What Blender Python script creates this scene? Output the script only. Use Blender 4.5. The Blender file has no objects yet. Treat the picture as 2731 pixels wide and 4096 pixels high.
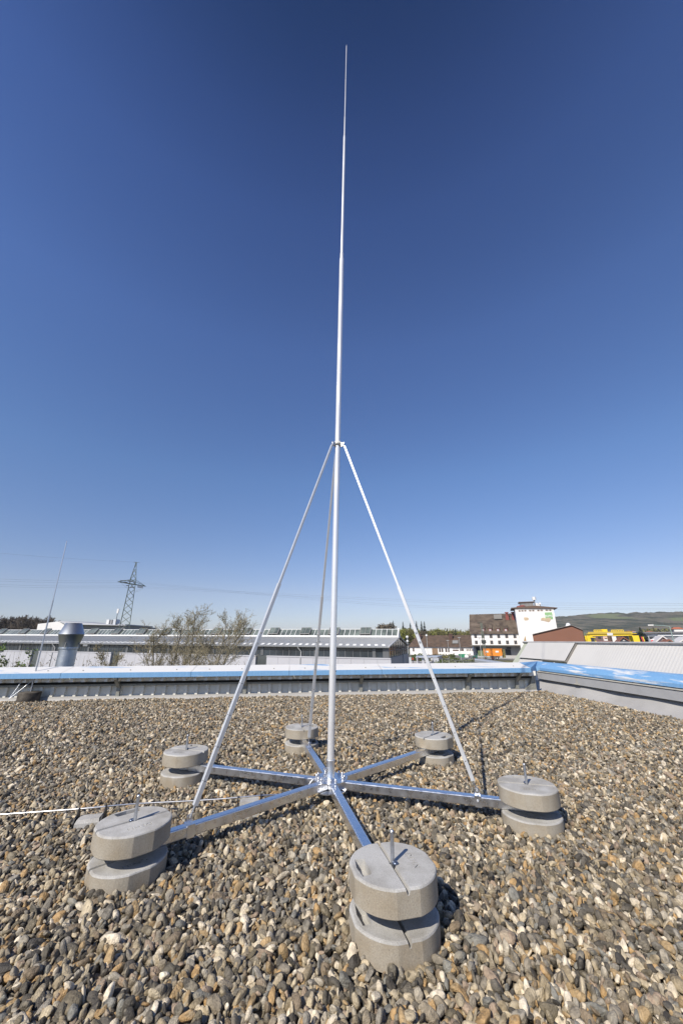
import bpy, bmesh, math, random
import numpy as np
from mathutils import Vector, Matrix, noise as mnoise
R = math.radians
sc = bpy.context.scene
COL = sc.collection
# ------------------------------------------------------------------ camera, sky, sun, exposure
EYE = 1.02
FPX, PW, PH = 1485.9, 2731.0, 4096.0
PITCH, ROLL = 0.33307, -0.00254
_cr, _sr, _cp, _sp = math.cos(ROLL), math.sin(ROLL), math.cos(PITCH), math.sin(PITCH)
_r = Vector((1, 0, 0)); _f = Vector((0, _cp, _sp)); _u = Vector((0, -_sp, _cp))
CR = _cr*_r + _sr*_u; CU = -_sr*_r + _cr*_u
cd = bpy.data.cameras.new('camera'); cam = bpy.data.objects.new('camera', cd); COL.objects.link(cam)
cd.sensor_fit = 'HORIZONTAL'; cd.sensor_width = 36; cd.lens = FPX/PW*36
cd.clip_start = 0.05; cd.clip_end = 20000
cam.matrix_world = Matrix(((CR.x, CU.x, -_f.x, 0), (CR.y, CU.y, -_f.y, 0), (CR.z, CU.z, -_f.z, EYE), (0, 0, 0, 1)))
sc.camera = cam

SUN_EL = R(41.0); SHX, SHY = 0.575, 0.818           # shadows run towards (SHX, SHY)
world = bpy.data.worlds.new('World'); sc.world = world; world.use_nodes = True
wn = world.node_tree; wn.nodes.clear()
wo = wn.nodes.new('ShaderNodeOutputWorld'); bg = wn.nodes.new('ShaderNodeBackground')
sky = wn.nodes.new('ShaderNodeTexSky'); sky.sky_type = 'NISHITA'; sky.sun_disc = False
sky.sun_elevation = SUN_EL; sky.sun_rotation = math.atan2(-SHX, -SHY)
sky.altitude = 300; sky.air_density = 1.0; sky.dust_density = 0.1; sky.ozone_density = 3.0
hs = wn.nodes.new('ShaderNodeHueSaturation'); hs.inputs['Saturation'].default_value = 1.12
bg.inputs['Strength'].default_value = 0.12
geo_ = wn.nodes.new('ShaderNodeTexCoord'); sx_ = wn.nodes.new('ShaderNodeSeparateXYZ'); rmp = wn.nodes.new('ShaderNodeValToRGB'); mul_ = wn.nodes.new('ShaderNodeMix'); mul_.data_type = 'RGBA'; mul_.blend_type = 'MULTIPLY'; mul_.inputs[0].default_value = 1
for i_, (p_, c_) in enumerate([(0, (.52, .52, .66)), (.05, (.66, .60, .70)), (.115, (.82, .66, .70)), (.40, (.93, .86, .93)), (.67, (.91, .83, 1.0)), (.84, (.66, .62, .82)), (.90, (.48, .47, .65)), (.97, (.20, .25, .37))]):   # polarised, very clear spring sky
    e_ = rmp.color_ramp.elements[i_] if i_ < 2 else rmp.color_ramp.elements.new(p_)
    e_.position = p_; e_.color = (*c_, 1)
wn.links.new(geo_.outputs['Generated'], sx_.inputs[0]); wn.links.new(sx_.outputs[2], rmp.inputs[0]); wn.links.new(hs.outputs[0], mul_.inputs[6]); wn.links.new(rmp.outputs[0], mul_.inputs[7])
wn.links.new(sky.outputs[0], hs.inputs['Color']); wn.links.new(mul_.outputs[2], bg.inputs[0]); wn.links.new(bg.outputs[0], wo.inputs[0])
ld = bpy.data.lights.new('sun', 'SUN'); ld.energy = 4.3; ld.angle = R(0.53); ld.color = (1.0, 0.93, 0.82)
lo = bpy.data.objects.new('sun', ld); COL.objects.link(lo)
lo.rotation_euler = Vector((SHX*math.cos(SUN_EL), SHY*math.cos(SUN_EL), -math.sin(SUN_EL))).to_track_quat('-Z', 'Y').to_euler()
lo.location = (-5, -8, 12)
vs = sc.view_settings; vs.view_transform = 'Standard'; vs.look = 'None'; vs.gamma = 1; vs.exposure = 0.35
sc.render.resolution_x = 682; sc.render.resolution_y = 1024
sc.render.engine = 'CYCLES'
sc.cycles.max_bounces = 6

# ------------------------------------------------------------------ where a sight line of the survey photograph meets a vertical plane y = Y
REG = {1: (0, 2100, 2.24), 2: (400, 2350, 2.24), 3: (1000, 2400, 2.24), 4: (1500, 2350, 2.412), 5: (1850, 2350, 2.613),
       6: (2150, 2400, 2.699), 7: (2330, 2490, 3.910), 8: (1620, 2460, 3.267), 9: (0, 2450, 3.92), 10: (420, 2230, 7.127), 11: (2020, 2370, 6.533)}
ROT = 0.0
def setrot(deg):
    global ROT
    ROT = R(deg)
def loc2w(p): return Vector((p[0]*math.cos(ROT)+p[1]*math.sin(ROT), -p[0]*math.sin(ROT)+p[1]*math.cos(ROT), p[2]))
def G(reg, x, y, Y):
    ox, oy, s = REG[reg]; px = ox+x/s; py = oy+y/s
    d = CR*((px-PW/2)/FPX) - CU*((py-PH/2)/FPX) + _f
    d = Vector((d.x*math.cos(ROT)-d.y*math.sin(ROT), d.x*math.sin(ROT)+d.y*math.cos(ROT), d.z))     # into the frame of a building turned by ROT
    d = d*(Y/d.y); return Vector((d.x, d.y, d.z+EYE))
def span(reg, x0, x1, y, Y): return G(reg, x0, y, Y).x, G(reg, x1, y, Y).x
GZ = -5.6                                            # street level below the roof

# ------------------------------------------------------------------ materials
def s2l(c):
    return tuple(((v/255)/12.92 if v/255 <= .04045 else ((v/255+.055)/1.055)**2.4) for v in c)
_mats = {}
def mat(name, col, rough=.7, metal=0.0, var=.12, scale=8.0, bump=0.0, bscale=None, col2=None, spec=.5, coord='Object', detail=6, stretch=None):
    if name in _mats: return _mats[name]
    m = bpy.data.materials.new(name); m.use_nodes = True; nt = m.node_tree; b = nt.nodes['Principled BSDF']
    b.inputs['Roughness'].default_value = rough; b.inputs['Metallic'].default_value = metal
    b.inputs['Specular IOR Level'].default_value = spec
    tc = nt.nodes.new('ShaderNodeTexCoord'); src = tc.outputs[coord]
    if stretch:
        mp = nt.nodes.new('ShaderNodeMapping'); mp.inputs['Scale'].default_value = stretch; nt.links.new(src, mp.inputs[0]); src = mp.outputs[0]
    n = nt.nodes.new('ShaderNodeTexNoise'); n.inputs['Scale'].default_value = scale; n.inputs['Detail'].default_value = detail
    nt.links.new(src, n.inputs['Vector'])
    mx = nt.nodes.new('ShaderNodeMix'); mx.data_type = 'RGBA'
    c1 = Vector(col); c2 = Vector(col2) if col2 else None
    a = c1*(1-var); bb = (c2 if c2 else c1*(1+var))
    mx.inputs[6].default_value = (*a, 1); mx.inputs[7].default_value = (*bb, 1)
    mr = nt.nodes.new('ShaderNodeMapRange'); mr.inputs[1].default_value = .32; mr.inputs[2].default_value = .68
    nt.links.new(n.outputs[0], mr.inputs[0]); nt.links.new(mr.outputs[0], mx.inputs[0]); nt.links.new(mx.outputs[2], b.inputs['Base Color'])
    if bump:
        n2 = nt.nodes.new('ShaderNodeTexNoise'); n2.inputs['Scale'].default_value = bscale or scale*6; n2.inputs['Detail'].default_value = 5
        nt.links.new(tc.outputs[coord], n2.inputs['Vector'])
        bp = nt.nodes.new('ShaderNodeBump'); bp.inputs['Strength'].default_value = bump; bp.inputs['Distance'].default_value = .003
        nt.links.new(n2.outputs[0], bp.inputs['Height']); nt.links.new(bp.outputs[0], b.inputs['Normal'])
    _mats[name] = m; return m

def metal_mat(name, col, rough, rv=.12, scale=30, stretch=(1, 1, 1), cv=.1):
    m = bpy.data.materials.new(name); m.use_nodes = True; nt = m.node_tree; b = nt.nodes['Principled BSDF']
    b.inputs['Metallic'].default_value = 1
    tc = nt.nodes.new('ShaderNodeTexCoord'); mp = nt.nodes.new('ShaderNodeMapping'); mp.inputs['Scale'].default_value = stretch
    n = nt.nodes.new('ShaderNodeTexNoise'); n.inputs['Scale'].default_value = scale; n.inputs['Detail'].default_value = 5
    v = nt.nodes.new('ShaderNodeTexVoronoi'); v.inputs['Scale'].default_value = scale*1.6
    nt.links.new(tc.outputs['Object'], mp.inputs[0]); nt.links.new(mp.outputs[0], n.inputs['Vector']); nt.links.new(mp.outputs[0], v.inputs['Vector'])
    ad = nt.nodes.new('ShaderNodeMath'); ad.operation = 'MULTIPLY_ADD'; ad.inputs[1].default_value = .2; nt.links.new(v.outputs['Distance'], ad.inputs[0]); nt.links.new(n.outputs[0], ad.inputs[2])
    mr = nt.nodes.new('ShaderNodeMapRange'); mr.inputs[1].default_value = .3; mr.inputs[2].default_value = .95; mr.inputs[3].default_value = rough-rv/3; mr.inputs[4].default_value = rough+rv
    nt.links.new(ad.outputs[0], mr.inputs[0]); nt.links.new(mr.outputs[0], b.inputs['Roughness'])
    mx = nt.nodes.new('ShaderNodeMix'); mx.data_type = 'RGBA'; mx.inputs[6].default_value = (*[c*(1-cv) for c in col], 1); mx.inputs[7].default_value = (*[min(1, c*1.1) for c in col], 1)
    nt.links.new(ad.outputs[0], mx.inputs[0]); nt.links.new(mx.outputs[2], b.inputs['Base Color'])
    return m

def concrete_mat(name, base, side, dark=.75):
    m = bpy.data.materials.new(name); m.use_nodes = True; nt = m.node_tree; L = nt.links; b = nt.nodes['Principled BSDF']
    b.inputs['Roughness'].default_value = .92; b.inputs['Specular IOR Level'].default_value = .25
    tc = nt.nodes.new('ShaderNodeTexCoord'); ob = tc.outputs['Object']
    n1 = nt.nodes.new('ShaderNodeTexNoise'); n1.inputs['Scale'].default_value = 9; n1.inputs['Detail'].default_value = 7
    oi = nt.nodes.new('ShaderNodeObjectInfo'); va = nt.nodes.new('ShaderNodeVectorMath'); va.operation = 'ADD'
    vm = nt.nodes.new('ShaderNodeMath'); vm.operation = 'MULTIPLY'; vm.inputs[1].default_value = 40; L.new(oi.outputs['Random'], vm.inputs[0])
    L.new(ob, va.inputs[0]); L.new(vm.outputs[0], va.inputs[1]); L.new(va.outputs[0], n1.inputs['Vector'])
    n2 = nt.nodes.new('ShaderNodeTexNoise'); n2.inputs['Scale'].default_value = 260; n2.inputs['Detail'].default_value = 3; L.new(va.outputs[0], n2.inputs['Vector'])
    vo = nt.nodes.new('ShaderNodeTexVoronoi'); vo.inputs['Scale'].default_value = 75; L.new(va.outputs[0], vo.inputs['Vector'])
    mx = nt.nodes.new('ShaderNodeMix'); mx.data_type = 'RGBA'; mx.inputs[6].default_value = (*base, 1); mx.inputs[7].default_value = (*side, 1)
    r1 = nt.nodes.new('ShaderNodeMapRange'); r1.inputs[1].default_value = .38; r1.inputs[2].default_value = .66; L.new(n1.outputs[0], r1.inputs[0]); L.new(r1.outputs[0], mx.inputs[0])
    gr = nt.nodes.new('ShaderNodeMapRange'); gr.inputs[1].default_value = .3; gr.inputs[2].default_value = .7; gr.inputs[3].default_value = .82; gr.inputs[4].default_value = 1.14
    L.new(n2.outputs[0], gr.inputs[0])
    # pores: a few small dark pits
    pr = nt.nodes.new('ShaderNodeMapRange'); pr.inputs[1].default_value = .06; pr.inputs[2].default_value = .14; pr.inputs[3].default_value = .6; pr.inputs[4].default_value = 1; L.new(vo.outputs['Distance'], pr.inputs[0])
    mu = nt.nodes.new('ShaderNodeMath'); mu.operation = 'MULTIPLY'; L.new(gr.outputs[0], mu.inputs[0]); L.new(pr.outputs[0], mu.inputs[1])
    mm = nt.nodes.new('ShaderNodeVectorMath'); mm.operation = 'SCALE'; L.new(mx.outputs[2], mm.inputs[0]); L.new(mu.outputs[0], mm.inputs['Scale'])
    L.new(mm.outputs[0], b.inputs['Base Color'])
    bp = nt.nodes.new('ShaderNodeBump'); bp.inputs['Strength'].default_value = .5; bp.inputs['Distance'].default_value = .0015
    L.new(mu.outputs[0], bp.inputs['Height']); L.new(bp.outputs[0], b.inputs['Normal'])
    return m

MAT = {}
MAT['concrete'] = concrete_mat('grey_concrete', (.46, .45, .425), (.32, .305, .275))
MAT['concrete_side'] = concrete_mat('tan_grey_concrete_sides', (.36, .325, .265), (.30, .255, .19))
MAT['concrete_old'] = concrete_mat('old_dark_concrete', (.13, .115, .095), (.05, .043, .037))
MAT['galv'] = metal_mat('galvanised_steel', (.80, .81, .83), .26, .14, 26, (1, 1, 1), .08)
MAT['alu'] = metal_mat('brushed_aluminium', (.80, .80, .80), .30, .06, 14, (1, 1, .25), .04)
MAT['alu_brace'] = metal_mat('bare_aluminium_bar', (.60, .61, .62), .45, .05, 9, (1, 1, 1), .05)
MAT['alu'].node_tree.nodes['Principled BSDF'].inputs['Metallic'].default_value = .5
MAT['alu_brace'].node_tree.nodes['Principled BSDF'].inputs['Metallic'].default_value = .45
MAT['rod'] = metal_mat('zinc_rod', (.55, .57, .60), .38, .12, 60)
MAT['stain'] = metal_mat('stainless', (.66, .66, .66), .33, .08, 60)
MAT['duct'] = metal_mat('spiral_duct_sheet', (.50, .53, .56), .42, .12, 2)
MAT['black'] = mat('black_plastic', (.015, .015, .016), .5)
MAT['membrane'] = mat('white_roof_membrane', (.36, .35, .335), .6, var=.07, scale=2.2, bump=.4, bscale=6)
MAT['wallsheet'] = mat('grey_green_wall_sheet', (.70, .68, .60), .5, var=.08, scale=5)
MAT['zinc'] = mat('dull_zinc_channel', (.28, .28, .25), .6, metal=.3, var=.2, scale=60)
MAT['greyfascia'] = mat('grey_fascia_sheet', (.38, .38, .38), .5, var=.05, scale=6)
MAT['lip'] = mat('beige_grey_lip', (.40, .38, .33), .6, var=.12, scale=12)
MAT['near_black'] = mat('gap_shade_hole_rivet_black', (.03, .03, .03), .9)  # painted shade of the coping gap, also colours brace holes and rivets
MAT['white'] = mat('white_paint', (.72, .72, .71), .6, var=.05, scale=1)
MAT['plaster'] = mat('old_white_plaster', (.78, .76, .73), .8, var=.06, scale=.35, detail=8)
MAT['whitemetal'] = mat('white_metal', (.78, .78, .77), .4, var=.03)

def cap_mat(name, white_hi, streak):
    """weathered blue coping with patches of white film"""
    m = bpy.data.materials.new(name); m.use_nodes = True; nt = m.node_tree; L = nt.links; b = nt.nodes['Principled BSDF']
    b.inputs['Roughness'].default_value = .55
    tc = nt.nodes.new('ShaderNodeTexCoord'); mp = nt.nodes.new('ShaderNodeMapping'); mp.inputs['Scale'].default_value = streak
    L.new(tc.outputs['Object'], mp.inputs[0])
    n = nt.nodes.new('ShaderNodeTexNoise'); n.inputs['Scale'].default_value = 1; n.inputs['Detail'].default_value = 7; n.inputs['Roughness'].default_value = .62
    L.new(mp.outputs[0], n.inputs['Vector'])
    mr = nt.nodes.new('ShaderNodeMapRange'); mr.inputs[1].default_value = white_hi; mr.inputs[2].default_value = white_hi+.11; L.new(n.outputs[0], mr.inputs[0])
    n2 = nt.nodes.new('ShaderNodeTexNoise'); n2.inputs['Scale'].default_value = 18; n2.inputs['Detail'].default_value = 5
    mp2 = nt.nodes.new('ShaderNodeMapping'); mp2.inputs['Scale'].default_value = (1.6, 1.6, .25); L.new(tc.outputs['Object'], mp2.inputs[0]); L.new(mp2.outputs[0], n2.inputs['Vector'])
    mb = nt.nodes.new('ShaderNodeMix'); mb.data_type = 'RGBA'; mb.inputs[6].default_value = (.13, .29, .50, 1); mb.inputs[7].default_value = (.21, .40, .64, 1); L.new(n2.outputs[0], mb.inputs[0])
    mx = nt.nodes.new('ShaderNodeMix'); mx.data_type = 'RGBA'; L.new(mr.outputs[0], mx.inputs[0]); L.new(mb.outputs[2], mx.inputs[6]); mx.inputs[7].default_value = (.70, .685, .65, 1)
    L.new(mx.outputs[2], b.inputs['Base Color']); return m
MAT['cap_top'] = cap_mat('coping_top_white_film', .33, (.8, 5, 5))
MAT['cap_face'] = cap_mat('coping_face_blue', .66, (1.2, 1.2, 14))
MAT['cap_right'] = cap_mat('coping_blue_with_white_clouds', .53, (7, 1.1, 16))

# ------------------------------------------------------------------ object helpers
BASE = {}                                            # world position of each thing's or part's origin
class MB:
    def __init__(s): s.v = []; s.f = []; s.sm = []; s.mi = []; s.cur = 0
    def add(s, vs_, fs, smooth=False):
        o = len(s.v); s.v += [tuple(p) for p in vs_]; s.f += [tuple(o+i for i in f) for f in fs]; s.sm += [smooth]*len(fs); s.mi += [s.cur]*len(fs); return s
    def obox(s, o, ex, ey, ez):
        o, ex, ey, ez = map(Vector, (o, ex, ey, ez))
        c = [o, o+ex, o+ex+ey, o+ey]; c += [p+ez for p in c]
        fs = [(3, 2, 1, 0), (4, 5, 6, 7), (0, 1, 5, 4), (1, 2, 6, 5), (2, 3, 7, 6), (3, 0, 4, 7)]
        if ex.cross(ey).dot(ez) < 0: fs = [f[::-1] for f in fs]
        return s.add(c, fs)
    def box(s, x0, x1, y0, y1, z0, z1): return s.obox((x0, y0, z0), (x1-x0, 0, 0), (0, y1-y0, 0), (0, 0, z1-z0))
    def tube(s, p, q, r, n=10, r2=None, cap=True, up=None, rot=0):
        p, q = Vector(p), Vector(q); d = (q-p)
        if d.length < 1e-9: return s
        d.normalize(); a = Vector(up) if up else (Vector((0, 0, 1)) if abs(d.z) < .9 else Vector((0, 1, 0)))
        e1 = d.cross(a).normalized(); e2 = d.cross(e1).normalized(); r2 = r if r2 is None else r2
        vs_ = []
        for c, rr in ((p, r), (q, r2)):
            for i in range(n):
                t = 2*math.pi*i/n+rot; vs_.append(c+e1*(rr*math.cos(t))+e2*(rr*math.sin(t)))
        side = [(i, i+n, (i+1) % n+n, (i+1) % n) for i in range(n)]
        s.add(vs_, side, n > 5)
        if cap: s.add(vs_[:n], [tuple(range(n))]); s.add(vs_[n:], [tuple(range(n))[::-1]])
        return s
    def path(s, pts, r, n=8):
        for a, b in zip(pts[:-1], pts[1:]): s.tube(a, b, r, n, cap=True)
        return s
    def bar(s, p, q, w, h=None, up=(0, 0, 1)):
        """square bar from p to q, w wide and h high"""
        p, q = Vector(p), Vector(q); h = h or w; d = (q-p); e = d.cross(Vector(up)).normalized()*w; u = e.cross(d).normalized()*h
        return s.obox(p-e/2-u/2, e, u, d)
    def poly(s, pts, ext):
        pts = [Vector(p) for p in pts]; e = Vector(ext); n = len(pts)
        nrm = Vector((0, 0, 0))
        for i in range(n): nrm += pts[i].cross(pts[(i+1) % n])
        if nrm.dot(e) > 0: pts = pts[::-1]
        vs_ = pts+[p+e for p in pts]
        return s.add(vs_, [tuple(range(n)), tuple(range(2*n-1, n-1, -1))]+[(i, i+n, (i+1) % n+n, (i+1) % n)[::-1] for i in range(n)])
    def quad(s, a, b, c, d): return s.add([a, b, c, d], [(0, 1, 2, 3)])
    def lathe(s, c, prof, n=24):
        c = Vector(c); vs_ = []
        for r, z in prof:
            for i in range(n):
                t = 2*math.pi*i/n; vs_.append(c+Vector((r*math.cos(t), r*math.sin(t), z)))
        fs = [(k*n+i, k*n+(i+1) % n, (k+1)*n+(i+1) % n, (k+1)*n+i) for k in range(len(prof)-1) for i in range(n)]
        s.add(vs_, fs, True)
        if prof[0][0] > 1e-6: s.add(vs_[:n], [tuple(range(n))[::-1]])
        if prof[-1][0] > 1e-6: s.add(vs_[-n:], [tuple(range(n))])
        return s
    def build(s, name, m, parent=None, origin=None):
        me = bpy.data.meshes.new(name)
        if ROT: s.v = [tuple(loc2w(q_)) for q_ in s.v]; origin = loc2w(origin) if origin is not None else None
        o = Vector(BASE[parent.name]) if parent else Vector(origin if origin is not None else (0, 0, 0))
        me.from_pydata([(a-o.x, b-o.y, c-o.z) for a, b, c in s.v], [], s.f); me.update()
        me.polygons.foreach_set('use_smooth', s.sm)
        for q_ in (m if isinstance(m, (list, tuple)) else [m]): me.materials.append(q_)
        if any(s.mi): me.polygons.foreach_set('material_index', s.mi)
        ob = bpy.data.objects.new(name, me); COL.objects.link(ob)
        if parent: ob.parent = parent
        else: ob.location = o
        BASE[ob.name] = o
        return ob
def tag(o, label=None, cat=None, group=None, kind=None):
    if label: o['label'] = label
    if cat: o['category'] = cat
    if group: o['group'] = group
    if kind: o['kind'] = kind
    return o
def thing(name, label, cat, loc, group=None):
    loc = tuple(loc2w(loc)) if ROT else loc
    o = bpy.data.objects.new(name, None); COL.objects.link(o); o.location = loc; o.empty_display_size = .2
    BASE[o.name] = Vector(loc); return tag(o, label, cat, group)
def kids(o): return [c for c in bpy.data.objects if c.parent is o]
def copy_tree(o, parent=None):
    c = o.copy(); COL.objects.link(c); c.parent = parent; BASE[c.name] = BASE[o.name]
    for k in kids(o): copy_tree(k, c)
    return c
V = Vector

# ------------------------------------------------------------------ terrain and our own building
g = MB(); g.add([(-6000, -300, GZ), (6000, -300, GZ), (6000, 7000, GZ), (-6000, 7000, GZ)], [(0, 1, 2, 3)])
tag(g.build('ground', mat('grass_and_dirt', (.10, .11, .055), .95, var=.4, scale=.03, col2=(.17, .15, .10))), kind='structure')
g = MB(); g.add([(25, 118, GZ+.004), (120, 106, GZ+.004), (128, 172, GZ+.004), (30, 196, GZ+.004)], [(0, 1, 2, 3)])
tag(g.build('road', mat('asphalt', (.16, .155, .15), .9, var=.15, scale=.3)), kind='structure')
g = MB(); g.box(-3, 33, 100, 123, GZ-.5, GZ+.55)
tag(g.build('platform_pavement', mat('pale_paving', (.42, .40, .37), .9, var=.1, scale=.6)), kind='structure')

def hills(name, profile, dist, depth, seed, m):
    """ridge whose crest follows profile [(azimuth deg, height above eye)]"""
    mb = MB(); N = 900; K = 16; a0, a1 = profile[0][0], profile[-1][0]; rows = []
    for i in range(N+1):
        a = a0+(a1-a0)*i/N
        for (b0, h0), (b1, h1) in zip(profile[:-1], profile[1:]):
            if b0 <= a <= b1: t = (a-b0)/(b1-b0); t = t*t*(3-2*t); h = h0+(h1-h0)*t
        for k in range(K+1):
            q = k/K; d = dist-depth*(1-q)
            z = GZ+(h+EYE-GZ)*(q**1.3)
            x, y = d*math.sin(R(a)), d*math.cos(R(a))
            z += dist/1000*(1.8*q*mnoise.noise(V((x/22+seed, y/22, 0)))+1.0*q*mnoise.noise(V((x/7+seed, y/9, 0))))+dist/1000*3.2*math.sin(q*3.14)*mnoise.noise(V((x/240, y/240, seed)))
            rows.append((x, y, z))
    fs = [(i*(K+1)+k, (i+1)*(K+1)+k, (i+1)*(K+1)+k+1, i*(K+1)+k+1) for i in range(N) for k in range(K)]
    mb.add(rows, fs, True); return tag(mb.build(name, m), kind='structure')
def hill_mat(name, woods, woods2, field):
    m = bpy.data.materials.new(name); m.use_nodes = True; nt = m.node_tree; L = nt.links; b = nt.nodes['Principled BSDF']; b.inputs['Roughness'].default_value = 1; b.inputs['Specular IOR Level'].default_value = 0
    tc = nt.nodes.new('ShaderNodeTexCoord')
    def nz(s, d): n = nt.nodes.new('ShaderNodeTexNoise'); n.inputs['Scale'].default_value = s; n.inputs['Detail'].default_value = d; L.new(tc.outputs['Object'], n.inputs['Vector']); return n
    n1 = nz(.028, 9); n2 = nz(.0032, 3)
    mp = nt.nodes.new('ShaderNodeMapping'); mp.inputs['Scale'].default_value = (1, .45, 4.5); L.new(tc.outputs['Object'], mp.inputs[0]); L.new(mp.outputs[0], n2.inputs['Vector'])
    mp1 = nt.nodes.new('ShaderNodeMapping'); mp1.inputs['Scale'].default_value = (1, .25, 2.6); L.new(tc.outputs['Object'], mp1.inputs[0]); L.new(mp1.outputs[0], n1.inputs['Vector'])
    a = nt.nodes.new('ShaderNodeMapRange'); a.inputs[1].default_value = .42; a.inputs[2].default_value = .58; L.new(n1.outputs[0], a.inputs[0])
    mx = nt.nodes.new('ShaderNodeMix'); mx.data_type = 'RGBA'; mx.inputs[6].default_value = (*woods, 1); mx.inputs[7].default_value = (*woods2, 1); L.new(a.outputs[0], mx.inputs[0])
    c = nt.nodes.new('ShaderNodeMapRange'); c.inputs[1].default_value = .575; c.inputs[2].default_value = .61; L.new(n2.outputs[0], c.inputs[0])
    m2 = nt.nodes.new('ShaderNodeMix'); m2.data_type = 'RGBA'; L.new(c.outputs[0], m2.inputs[0]); L.new(mx.outputs[2], m2.inputs[6]); m2.inputs[7].default_value = (*field, 1)
    L.new(m2.outputs[2], b.inputs['Base Color']); return m
hm = hill_mat('wooded_hillside', (.050, .058, .042), (.145, .13, .10), (.15, .17, .09))
hills('hills', [(15, 10), (21, 55), (26, 80), (30, 96), (34, 103), (40, 99), (48, 90), (60, 40)], 1900, 900, 3.1, hm)
hills('far_hills', [(-30, 5), (-18, 25), (-10, 40), (-3, 66), (3, 88), (6, 94), (9, 80), (13, 50), (17, 70), (22, 85), (30, 60), (45, 20)], 3900, 1000, 7.7, hm)

# our own building below the gravel roof, its parapets enclose the roof
P0 = V((-6.215, 7.499, 0)); WD = V((.9937, .1124, 0)); WN = V((.1124, -.9937, 0))   # back wall: along, towards us
def W(s, off, z): return P0+WD*s+WN*off+V((0, 0, z))
CORN = 10.35
Q0 = V((4.384, 9.089, 0)); QD = V((.101, -.995, 0)); QN = V((-.995, -.101, 0))      # right wall: towards us, inwards
def Q(s, off, z): return Q0+QD*s+QN*off+V((0, 0, z))
b = MB(); b.poly([W(-5.5, -.35, GZ), W(CORN+.45, -.35, GZ), Q(12.5, -.35, GZ), V((-10, -4, GZ))], (0, 0, -GZ-.075))
tag(b.build('roof_building', mat('render_wall', (.5, .5, .48), .8), origin=(0, 0, GZ)), 'building that carries the gravel roof, mostly below the parapet', 'building')
b = MB(); b.add([W(-5.4, .02, -.045), W(CORN, .02, -.045), Q(12, .3, -.045), V((-9.5, -3.6, -.045))], [(3, 2, 1, 0)])
tag(b.build('roof_ground', mat('dusty_roof_underlay', (.07, .062, .05), .95, var=.4, scale=40)), kind='structure')

# ------------------------------------------------------------------ back parapet
par = thing('back_parapet', 'long low parapet with blue and white coping across the back of the gravel roof', 'parapet', W(0, 0, 0))
S0, S1 = -5.2, CORN
m = MB()                                              # inner trapezoid sheet with ribs
def trap(mb, s0, s1, off, z0, z1, pitch, wid, dep, slope=.012):
    n = int((s1-s0)/pitch); prof = [(s0, 0)]
    for i in range(n):
        c = s0+(i+.5)*pitch; prof += [(c-wid/2-slope, 0), (c-wid/2, dep), (c+wid/2, dep), (c+wid/2+slope, 0)]
    prof.append((s1, 0)); vs_ = []
    for s, d in prof: vs_ += [W(s, off+d, z0), W(s, off+d, z1)]
    mb.add(vs_, [(2*i, 2*i+2, 2*i+3, 2*i+1) for i in range(len(prof)-1)])
trap(m, S0, S1, -.02, -.04, .245, .1985, .045, .042)
n = int((S1-S0)/.1985)
for i in range(n):                                    # crimped overlaps at the head of each rib
    c = S0+(i+.5)*.1985
    for k, z in enumerate((.212, .178, .148)): m.obox(W(c-.031+.002*k, -.015, z-.022), WD*.062, WN*.036, V((0, 0, .024)))
m.build('wall_sheet', MAT['wallsheet'], par)
m = MB(); m.obox(W(S0, -.02, .247), WD*(S1-S0), WN*.075, V((0, 0, .006))); m.obox(W(S0, .05, .222), WD*(S1-S0), WN*.005, V((0, 0, .0245)))
m.build('channel_rail', MAT['zinc'], par)
m = MB(); m.obox(W(S0, -.07, .2), WD*(S1-S0), WN*.01, V((0, 0, .25))); m.build('gap_shade_sheet', MAT['near_black'], par)  # near-black sheet behind the slot below the coping, gap shade put into its colour
m = MB(); trap(m, S0, S1, .14, .31, .40, .1985, .052, .07, .012)
m.build('soffit_sheet', mat('pale_soffit_sheet', (.80, .77, .68), .5, var=.06), par)
m = MB(); m.obox(W(S0, .06, .300), WD*(S1-S0), WN*.07, V((0, 0, .005))); m.build('soffit_flange', mat('soffit_edge', (.5, .49, .45), .5), par)
# base strip of white membrane in front of the wall
m = MB(); N = 130; vs_ = []
for i in range(N+1):
    s = S0+(S1-S0)*i/N; w = .004*mnoise.noise(V((s*3, 0, 0)))+.003*mnoise.noise(V((s*9, 2, 0)))
    vs_ += [W(s, .02, .05+w), W(s, .075, .043+w), W(s, .12+w*2, .012), W(s, .14, -.04)]
m.add(vs_, [(4*i+k, 4*i+4+k, 4*i+5+k, 4*i+1+k)[::-1] for i in range(N) for k in range(3)], True)
m.build('membrane_upstand', MAT['membrane'], par)
for s in (-2.5, -.23, 2.03, 4.35, 6.63, 8.86, 9.95):   # bent brackets
    m = MB()
    lo_, mid, top = (W(s, .045, 0), W(s, .05, .20), W(s, .26, .375))
    for a, c in ((lo_, mid), (mid, top)):
        e = (c-a).cross(WD).normalized()*.045
        m.obox(a-WD*.03-e/2, WD*.06, e, c-a)
    m.build('bracket', MAT['zinc'], par)
joints = [S0, -1.9, 1.09, 3.37, 5.2, 7.02, CORN-.18]
OV = .29
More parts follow.
